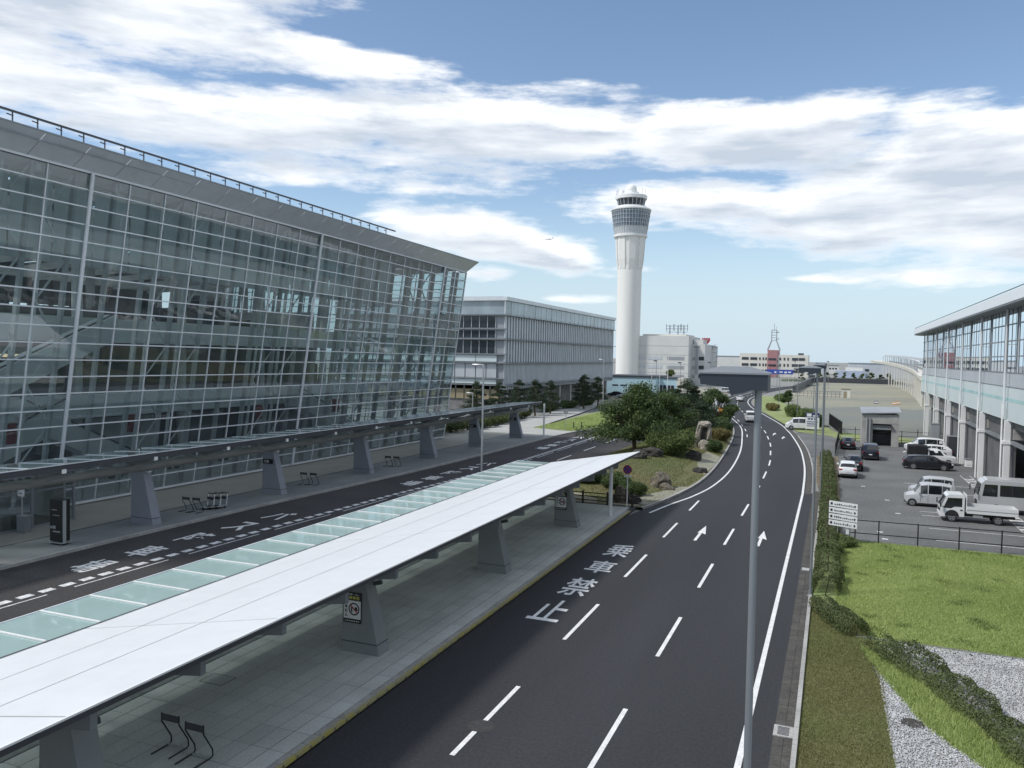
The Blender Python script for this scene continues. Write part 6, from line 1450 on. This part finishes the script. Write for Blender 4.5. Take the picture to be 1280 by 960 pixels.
shrub('clipped round bush between the pines of the garden', -18.0, 120, gz(-18, 120)-.1, 2.0, 2.6, 2.2, 10, per=3400, size=.2)
shrub('dark bush between standing stone and lower pine', -15.8, 104, gz(-15.8, 104)-.1, 1.5, 2.0, 2.0, 31, per=3200, size=.18)
shrub('green bush at the foot of the far rounded tree', -16.9, 134, .2, 1.5, 3.2, 1.7, 33, per=3000, size=.2)
shrub('low dark bush behind the round no-stopping sign', -14.9, 63.6, gz(-14.9, 63.6)-.05, 1.4, 1.0, 1.2, 13, per=3400, size=.13)
shrub('low dark bush behind the white canopy post', -16.7, 65.2, gz(-16.7, 65.2)-.05, 1.5, 1.3, 1.4, 14, per=3600, size=.14)
shrub('low dark bush under the canopy edge near the fence', -19.4, 66.5, gz(-19.4, 66.5)-.05, 1.8, 1.4, 1.4, 15, per=3600, size=.15)
shrub('low wide bush at the left of the garden front', -22.0, 70, .15, 1.6, 1.6, 1.5, 16, per=3400, size=.16)
# rocks
rock('dark boulder beneath the big broad tree', -18.2, 80.5, gz(-18.2, 80.5)-.2, .85, .7, .65, 1, 'rock_dark')
rock('second dark boulder right behind the first under the big tree', -17.4, 83.0, gz(-17.4, 83)-.2, 1.2, .7, .7, 2, 'rock_dark')
rock('craggy brown boulder in the middle of the garden slope', -13.55, 68.6, gz(-13.5, 68.6)-.25, .85, .7, .95, 3, 'rock', tilt=.3)
rock('low brown slab lying against the craggy boulder', -12.75, 67.6, gz(-12.7, 67.6)-.2, .75, .45, .42, 4, 'rock', tilt=.5)
rock('dark flat rock on the gravel by the kerb', -11.9, 79.5, gz(-11.9, 79.5)-.25, .75, .6, .5, 5, 'rock_dark')
rock('dark pointed rock on the slope above the gravel', -13.6, 86.5, gz(-13.6, 86.5)-.25, .75, .6, .75, 6, 'rock_dark')
rock('tan boulder just behind the timber fence', -15.0, 60.3, gz(-15, 60.3)-.2, .62, .5, .85, 7, 'rock')
rock('dark rock beside the tan boulder behind the timber fence', -14.0, 60.3, gz(-14, 60.3)-.2, .62, .5, .5, 8, 'rock_dark')
mo = thing('standing_stone', 'tall hollow standing stone monument with dark inset slab', 'monument', (-14.3, 97.5, gz(-14.3, 97.5)))
z0 = gz(-14.3, 97.5)-.2
rock(None, -14.95, 97.5, z0, .34, .6, 2.0, 11, 'monument_stone', 'stone_pillar', mo, .12); rock(None, -13.65, 97.6, z0, .26, .5, 1.9, 12, 'monument_stone', 'stone_pillar', mo, .06); rock(None, -14.15, 97.5, z0+2.75, .72, .55, .4, 13, 'monument_stone', 'stone_lintel', mo)
bm(-14.75, -13.75, 97.45, 97.75, z0+.4, z0+3.0).build('dark_slab', 'rock_dark', mo); rock(None, -13.9, 96.3, z0, .85, .6, .75, 14, 'monument_stone', 'foot_boulder', mo)
# pines and shrubs before the office block
for k, (x, y, h, l_) in enumerate([(-54.5, 120, 6.6, 'leftmost pine right of the terminal corner'), (-53.8, 128, 6.4, 'second pine from the left before the office block'), (-52.5, 134, 6.6, 'third pine from the left before the office block'), (-51.5, 140, 6.5, 'fourth pine from the left before the office block'), (-50.6, 146, 6.2, 'fifth pine from the left before the office block'), (-49.0, 163, 7.2, 'tall dark pine before the office block columns'), (-48.0, 170, 6.6, 'pine right of the tall dark one at the office block columns'), (-52.2, 172, 6.4, 'pine at the right end of the office block')]):
    pine('pine_tree', l_, x, y, .1, h, 2.3, 40+k, 6, 'pines before the office block', per=330, size=.34)
for k, (x, y, l_) in enumerate([(-51.2, 98.5, 'first shrub right of the terminal corner'), (-50.6, 103, 'second shrub right of the terminal corner'), (-50.0, 108, 'third shrub along the terminal pavement'), (-50.0, 113, 'fourth shrub along the terminal pavement'), (-50.3, 119, 'fifth shrub along the terminal pavement'), (-51.0, 126, 'sixth shrub along the terminal pavement'), (-52.0, 134, 'seventh shrub along the terminal pavement')]):
    shrub(l_, x, y, .1, 2.3, 3.0, 1.9, 60+k, per=2400, size=.22, group='shrubs along the terminal pavement', leaf='leaf_hedge')
for k, (x, y, l_) in enumerate([(-53.6, 154, 'low shrub left of the tall dark pine'), (-53.0, 165, 'low shrub beneath the tall dark pine'), (-52.6, 177, 'low shrub right of the tall dark pine')]):
    shrub(l_, x, y, .1, 2.0, 5.0, 1.7, 80+k, per=2400, size=.24, group='low shrubs at the office block', leaf='leaf_tree')
# verge bushes by the curving road and the plot
for k, (x, y, rx, ry, h, lf, l_) in enumerate([(-4.3, 156, 2.1, 4.5, 2.8, 'leaf_light', 'large light bush right behind the turning van'), (-2.6, 148, 1.6, 3.0, 2.2, 'leaf_tree', 'darker bush right of the large light bush'), (-7.5, 172, 1.8, 5, 2.6, 'leaf_light', 'bush beside the curve beyond the large light bush'), (-12.6, 190, 1.7, 5, 1.6, 'leaf_yellow', 'yellowish low bush at the curve'), (-13.0, 236, 3.0, 8, 2.2, 'leaf_light', 'low bush right of the far bend'), (-33.5, 205, 2.2, 10, 1.8, 'leaf_light', 'clipped hedge left of the far bend'), (-31.5, 180, 2.0, 10, 2.0, 'leaf_hedge', 'hedge left of the road behind the garden'), (-36, 200, 3, 5, 1.8, 'leaf_tree', 'dark low bush before the low blue building'), (-48, 205, 4, 3, 1.6, 'leaf_tree', 'round dark bush in the forecourt')]):
    shrub(l_, x, y, -.03, rx, ry, h, 90+k, per=2600, size=.26, leaf=lf)
broad_tree('small_tree', 'small dark tree standing at the fence of the vacant plot', -9.6, 196, 0, 4.6, 1.9, 120, nclump=18, per=240, size=.3, low=.35)
broad_tree('small_tree', 'bright green tree behind the flagpoles', -52, 275, 0, 7.6, 3.2, 121, leaf='leaf_light', nclump=18, per=240, size=.4, low=.4)
for k in range(11):
    x = -16+k*4.3; y = 462+random.uniform(-3, 8)
    broad_tree('small_tree', '%s small round tree from the left in the row beyond the vacant plot' % ['first', 'second', 'third', 'fourth', 'fifth', 'sixth', 'seventh', 'eighth', 'ninth', 'tenth', 'eleventh'][k], x, y, -.05, random.uniform(5, 6.6), random.uniform(1.6, 2.4), 130+k, leaf='leaf_light' if k % 3 else 'leaf_tree', nclump=12, per=130, size=.55, low=.35, group='row of small trees beyond the plot')
sh = clump_leaves([(x, 458+random.uniform(0, 6), .3, 2.2, 2, 1.1) for x in np.arange(-25, 34, 2.2)], 220, .5, .6)
o = link('verge_planting', quad_mesh('verge_planting', sh), 'leaf_light'); tag(o, 'pale green ground planting beyond the far end of the plot', 'planting', None, 'stuff')
# hedges
def hedge(label, line, w, h, z, n, size, seed, leaf='leaf_hedge', bumps=.18):
    t = thing('hedge', label, 'hedge', (line[0][0], line[0][1], z)); P, d = cum(line); Lt = d[-1]; V = []
    s_ = rng.uniform(0, Lt, n); idx = np.clip(np.searchsorted(d, s_)-1, 0, len(P)-2)
    a = np.array([p[:2] for p in P]); dd = np.array(d); f = ((s_-dd[idx])/(dd[idx+1]-dd[idx]))[:, None]
    c = a[idx]*(1-f)+a[idx+1]*f; tg = a[idx+1]-a[idx]; tg /= np.linalg.norm(tg, axis=1)[:, None]; nm = np.stack([tg[:, 1], -tg[:, 0]], 1)
    th = rng.uniform(-.15, math.pi+.15, n); sq = lambda q: np.sign(q)*np.abs(q)**.6
    wob = 1+bumps*(np.sin(s_*1.9+seed)*.5+np.sin(s_*4.3+seed*2)*.35+np.sin(s_*.7)*.4)
    r_ = (.62+.38*rng.random(n)**.5)*wob
    u = sq(np.cos(th))*w/2*r_; zz = z+np.maximum(0, sq(np.sin(th)))*h*r_*1.0
    Pp = np.concatenate([c+nm*u[:, None], zz[:, None]], 1); Nn = np.concatenate([nm*np.cos(th)[:, None], np.sin(th)[:, None]+.25], axis=1)
    link('foliage', quad_mesh('foliage', leaf_arrays(Pp, Nn, size, .65, .75)), leaf, t)
    mb = MB(); Q = resample(line, .9)
    for q in Q: mb.tube([(q.x, q.y, z-.05), (q.x+.08, q.y, z+h*.55)], [.03, .012], 5)
    mb.build('stems', 'bark', t); return t
hedge('long clipped hedge between the road kerb and the parking lot', [(.0, 45.5), (-.05, 60), (-.1, 75), (-.35, 90), (-.6, 101)], 1.25, .95, .0, 42000, .12, 1)
hedge('short hedge end just beyond the nearest clustered lamp post', [(-.05, 41.2), (.1, 44.6)], 1.35, .9, .02, 5200, .10, 2)
hedge('rounded low hedge between the mown verge and the lawn', [(-.25, 38.9), (.45, 37.2), (1.25, 35.4)], 1.15, .62, .03, 7000, .085, 3, bumps=.12)
hedge('rough shrubby hedge running diagonally between the two gravel beds', [(1.9, 34.3), (2.9, 32.8), (3.9, 31.0), (4.6, 29.2), (5.3, 27.3), (6.0, 25.2), (6.8, 22.8), (7.4, 20)], 1.35, .72, .0, 26000, .085, 4, bumps=.3)
# wild clumps at the sign posts
for k, (x, y, l_) in enumerate([(.9, 52.6, 'leafy weeds at the foot of the direction boards'), (.2, 50.6, 'leafy weeds left of the direction boards')]): shrub(l_, x, y, .0, .85, .9, .75, 150+k, leaf='leaf_light', per=2200, size=.09, name='weed_clump')
# grass blades
def blades(name, label, n, xf, z, h, w_, leaf, dens_=None):
    P = xf(n); n = len(P); a = rng.uniform(0, 2*math.pi, n); hh = h*rng.uniform(.45, 1.3, n); b = np.stack([np.cos(a), np.sin(a), np.zeros(n)], 1)*w_/2
    tip = P+np.stack([rng.normal(0, .4, n)*hh, rng.normal(0, .4, n)*hh, hh], 1)
    o = link(name, quad_mesh(name, np.stack([P-b, P+b, tip], 1).reshape(-1, 3), 3), leaf); return tag(o, label, 'grass', None, 'stuff')
def lawn_pts(n):
    x = rng.uniform(.4, 12.5, n); y = rng.uniform(35.5, 54.6, n); keep = (y > 38.5-1.9*(x-.3)) & (x < .235*y+1)
    return np.stack([x[keep], y[keep], np.full(keep.sum(), .02)], 1)
blades('lawn_grass', 'uneven bright green grass of the lawn before the parking fence', 190000, lawn_pts, .02, .085, .028, 'grass_blade')
def tuft_pts(n):
    c = np.stack([rng.uniform(1.5, 11.5, 34), rng.uniform(36, 54.3, 34)], 1); i = rng.integers(0, 34, n); p = c[i]+rng.normal(0, .17, (n, 2))*np.array([1.5, 1]); return np.concatenate([p, np.full((n, 1), .02)], 1)
blades('grass_tufts', 'taller tufts scattered over the lawn', 3600, tuft_pts, .02, .13, .03, 'leaf_light')
def verge_pts(n):
    x = rng.uniform(-.62, 2.0, n); y = rng.uniform(14, 40.5, n); keep = (y < 40.5-2.6*np.maximum(0, x+.2)) & (x < 1.95)
    return np.stack([x[keep], y[keep], np.full(keep.sum(), .03)], 1)
blades('verge_grass', 'short dry mown grass strip beside the road kerb', 90000, verge_pts, .03, .055, .018, 'grass_dry')
def diag_x(y): return np.interp(y, [20, 22.8, 25.2, 27.3, 29.2, 31, 32.8, 34.3], [7.4, 6.8, 6.0, 5.3, 4.6, 3.9, 2.9, 1.9])
def bed_x(y): return np.interp(y, [19, 22, 25.4, 27.6, 31, 34], [6.6, 5.7, 4.2, 2.95, 2.05, 1.4])
def strip_pts(n):
    y = rng.uniform(19, 34, n); a_ = bed_x(y); b_ = diag_x(y)-.5; x = a_+(b_-a_)*rng.random(n)+rng.normal(0, .07, n); return np.stack([x, y, np.full(n, .01)], 1)
blades('hedge_grass', 'grass growing along the foot of the diagonal hedge', 26000, strip_pts, .02, .16, .025, 'grass_blade')
def gar_pts(n):
    y = rng.uniform(59, 150, n); lx = np.interp(y, [p[1] for p in IR], [p[0] for p in IR])+.3; rx = np.interp(y, [p[1] for p in KERB_L[4:]], [p[0] for p in KERB_L[4:]])-.4
    x = lx+(rx-lx)*rng.random(n); z = np.array([garden_z(a, b) for a, b in zip(x, y)]); keep = ~((x > -16.5) & (y < 61)) & ~((x > -13.4) & (y > 78) & (y < 94)); return np.stack([x, y, z], 1)[keep]
blades('garden_grass', 'short grass covering the garden mound', 80000, gar_pts, 0, .09, .05, 'grass_garden')
def ver_pts(n): x = rng.uniform(-43, -31.5, n); y = rng.uniform(114, 160, n); keep = (x < -35.8+.12*(y-113)) & (x > -43.0-.02*(y-120)) & (y > 116-.4*(x+43)); return np.stack([x, y, np.full(n, .16)], 1)[keep]
blades('verge_lawn_grass', 'green grass on the verge beyond the terminal pavement', 30000, ver_pts, 0, .12, .07, 'grass_blade')
# loose white stones of the gravel beds
def stones(name, label, n, xf, s0):
    P = xf(n); n = len(P); base = np.array([[1, 0, 0], [-1, 0, 0], [0, 1, 0], [0, -1, 0], [0, 0, 1], [0, 0, -1]], float)
    sc = s0*rng.uniform(.5, 1.25, (n, 1, 1))*rng.uniform(.6, 1.2, (n, 1, 3)); j = rng.normal(0, .16, (n, 6, 3)); a = rng.uniform(0, 6.28, n); c_, s_ = np.cos(a), np.sin(a)
    V = (base[None]+j)*sc*np.array([1, .8, .6]); x = V[..., 0]*c_[:, None]-V[..., 1]*s_[:, None]; y = V[..., 0]*s_[:, None]+V[..., 1]*c_[:, None]; V[..., 0] = x; V[..., 1] = y
    V += P[:, None, :]; fc = np.array([[0, 2, 4], [2, 1, 4], [1, 3, 4], [3, 0, 4], [2, 0, 5], [1, 2, 5], [3, 1, 5], [0, 3, 5]])
    F = (np.arange(n)[:, None, None]*6+fc[None]).reshape(-1, 3); V = V.reshape(-1, 3)
    me = bpy.data.meshes.new(name); me.vertices.add(len(V)); me.vertices.foreach_set('co', V.astype(np.float32).ravel()); me.loops.add(len(F)*3); me.loops.foreach_set('vertex_index', F.astype(np.int32).ravel())
    me.polygons.add(len(F)); me.polygons.foreach_set('loop_start', np.arange(0, len(F)*3, 3, dtype=np.int32)); me.polygons.foreach_set('loop_total', np.full(len(F), 3, dtype=np.int32)); me.update(calc_edges=True)
    o = link(name, me, STONE); return tag(o, label, 'gravel', None, 'stuff')
STONE = leafmat('stone_chip', (.26, .265, .27), (.66, .67, .67), 0.0)
def g1p(n):
    y = rng.uniform(19, 31.5, n); x = rng.uniform(1.85, 7, n); keep = (x < bed_x(y)+rng.normal(0, .08, n)) & (x > 2.0-.015*(y-20)); return np.stack([x[keep], y[keep], np.full(keep.sum(), .03)], 1)
def g2p(n):
    y = rng.uniform(23, 35.4, n); x = rng.uniform(2.2, 10, n); keep = (x > diag_x(y)+.6) & (x < .26*y+1.2); return np.stack([x[keep], y[keep], np.full(keep.sum(), .03)], 1)
stones('gravel_stones', 'loose pale stones of the gravel bed left of the diagonal hedge', 34000, g1p, .042); stones('gravel_stones', 'loose pale stones of the gravel bed right of the diagonal hedge', 48000, g2p, .042)
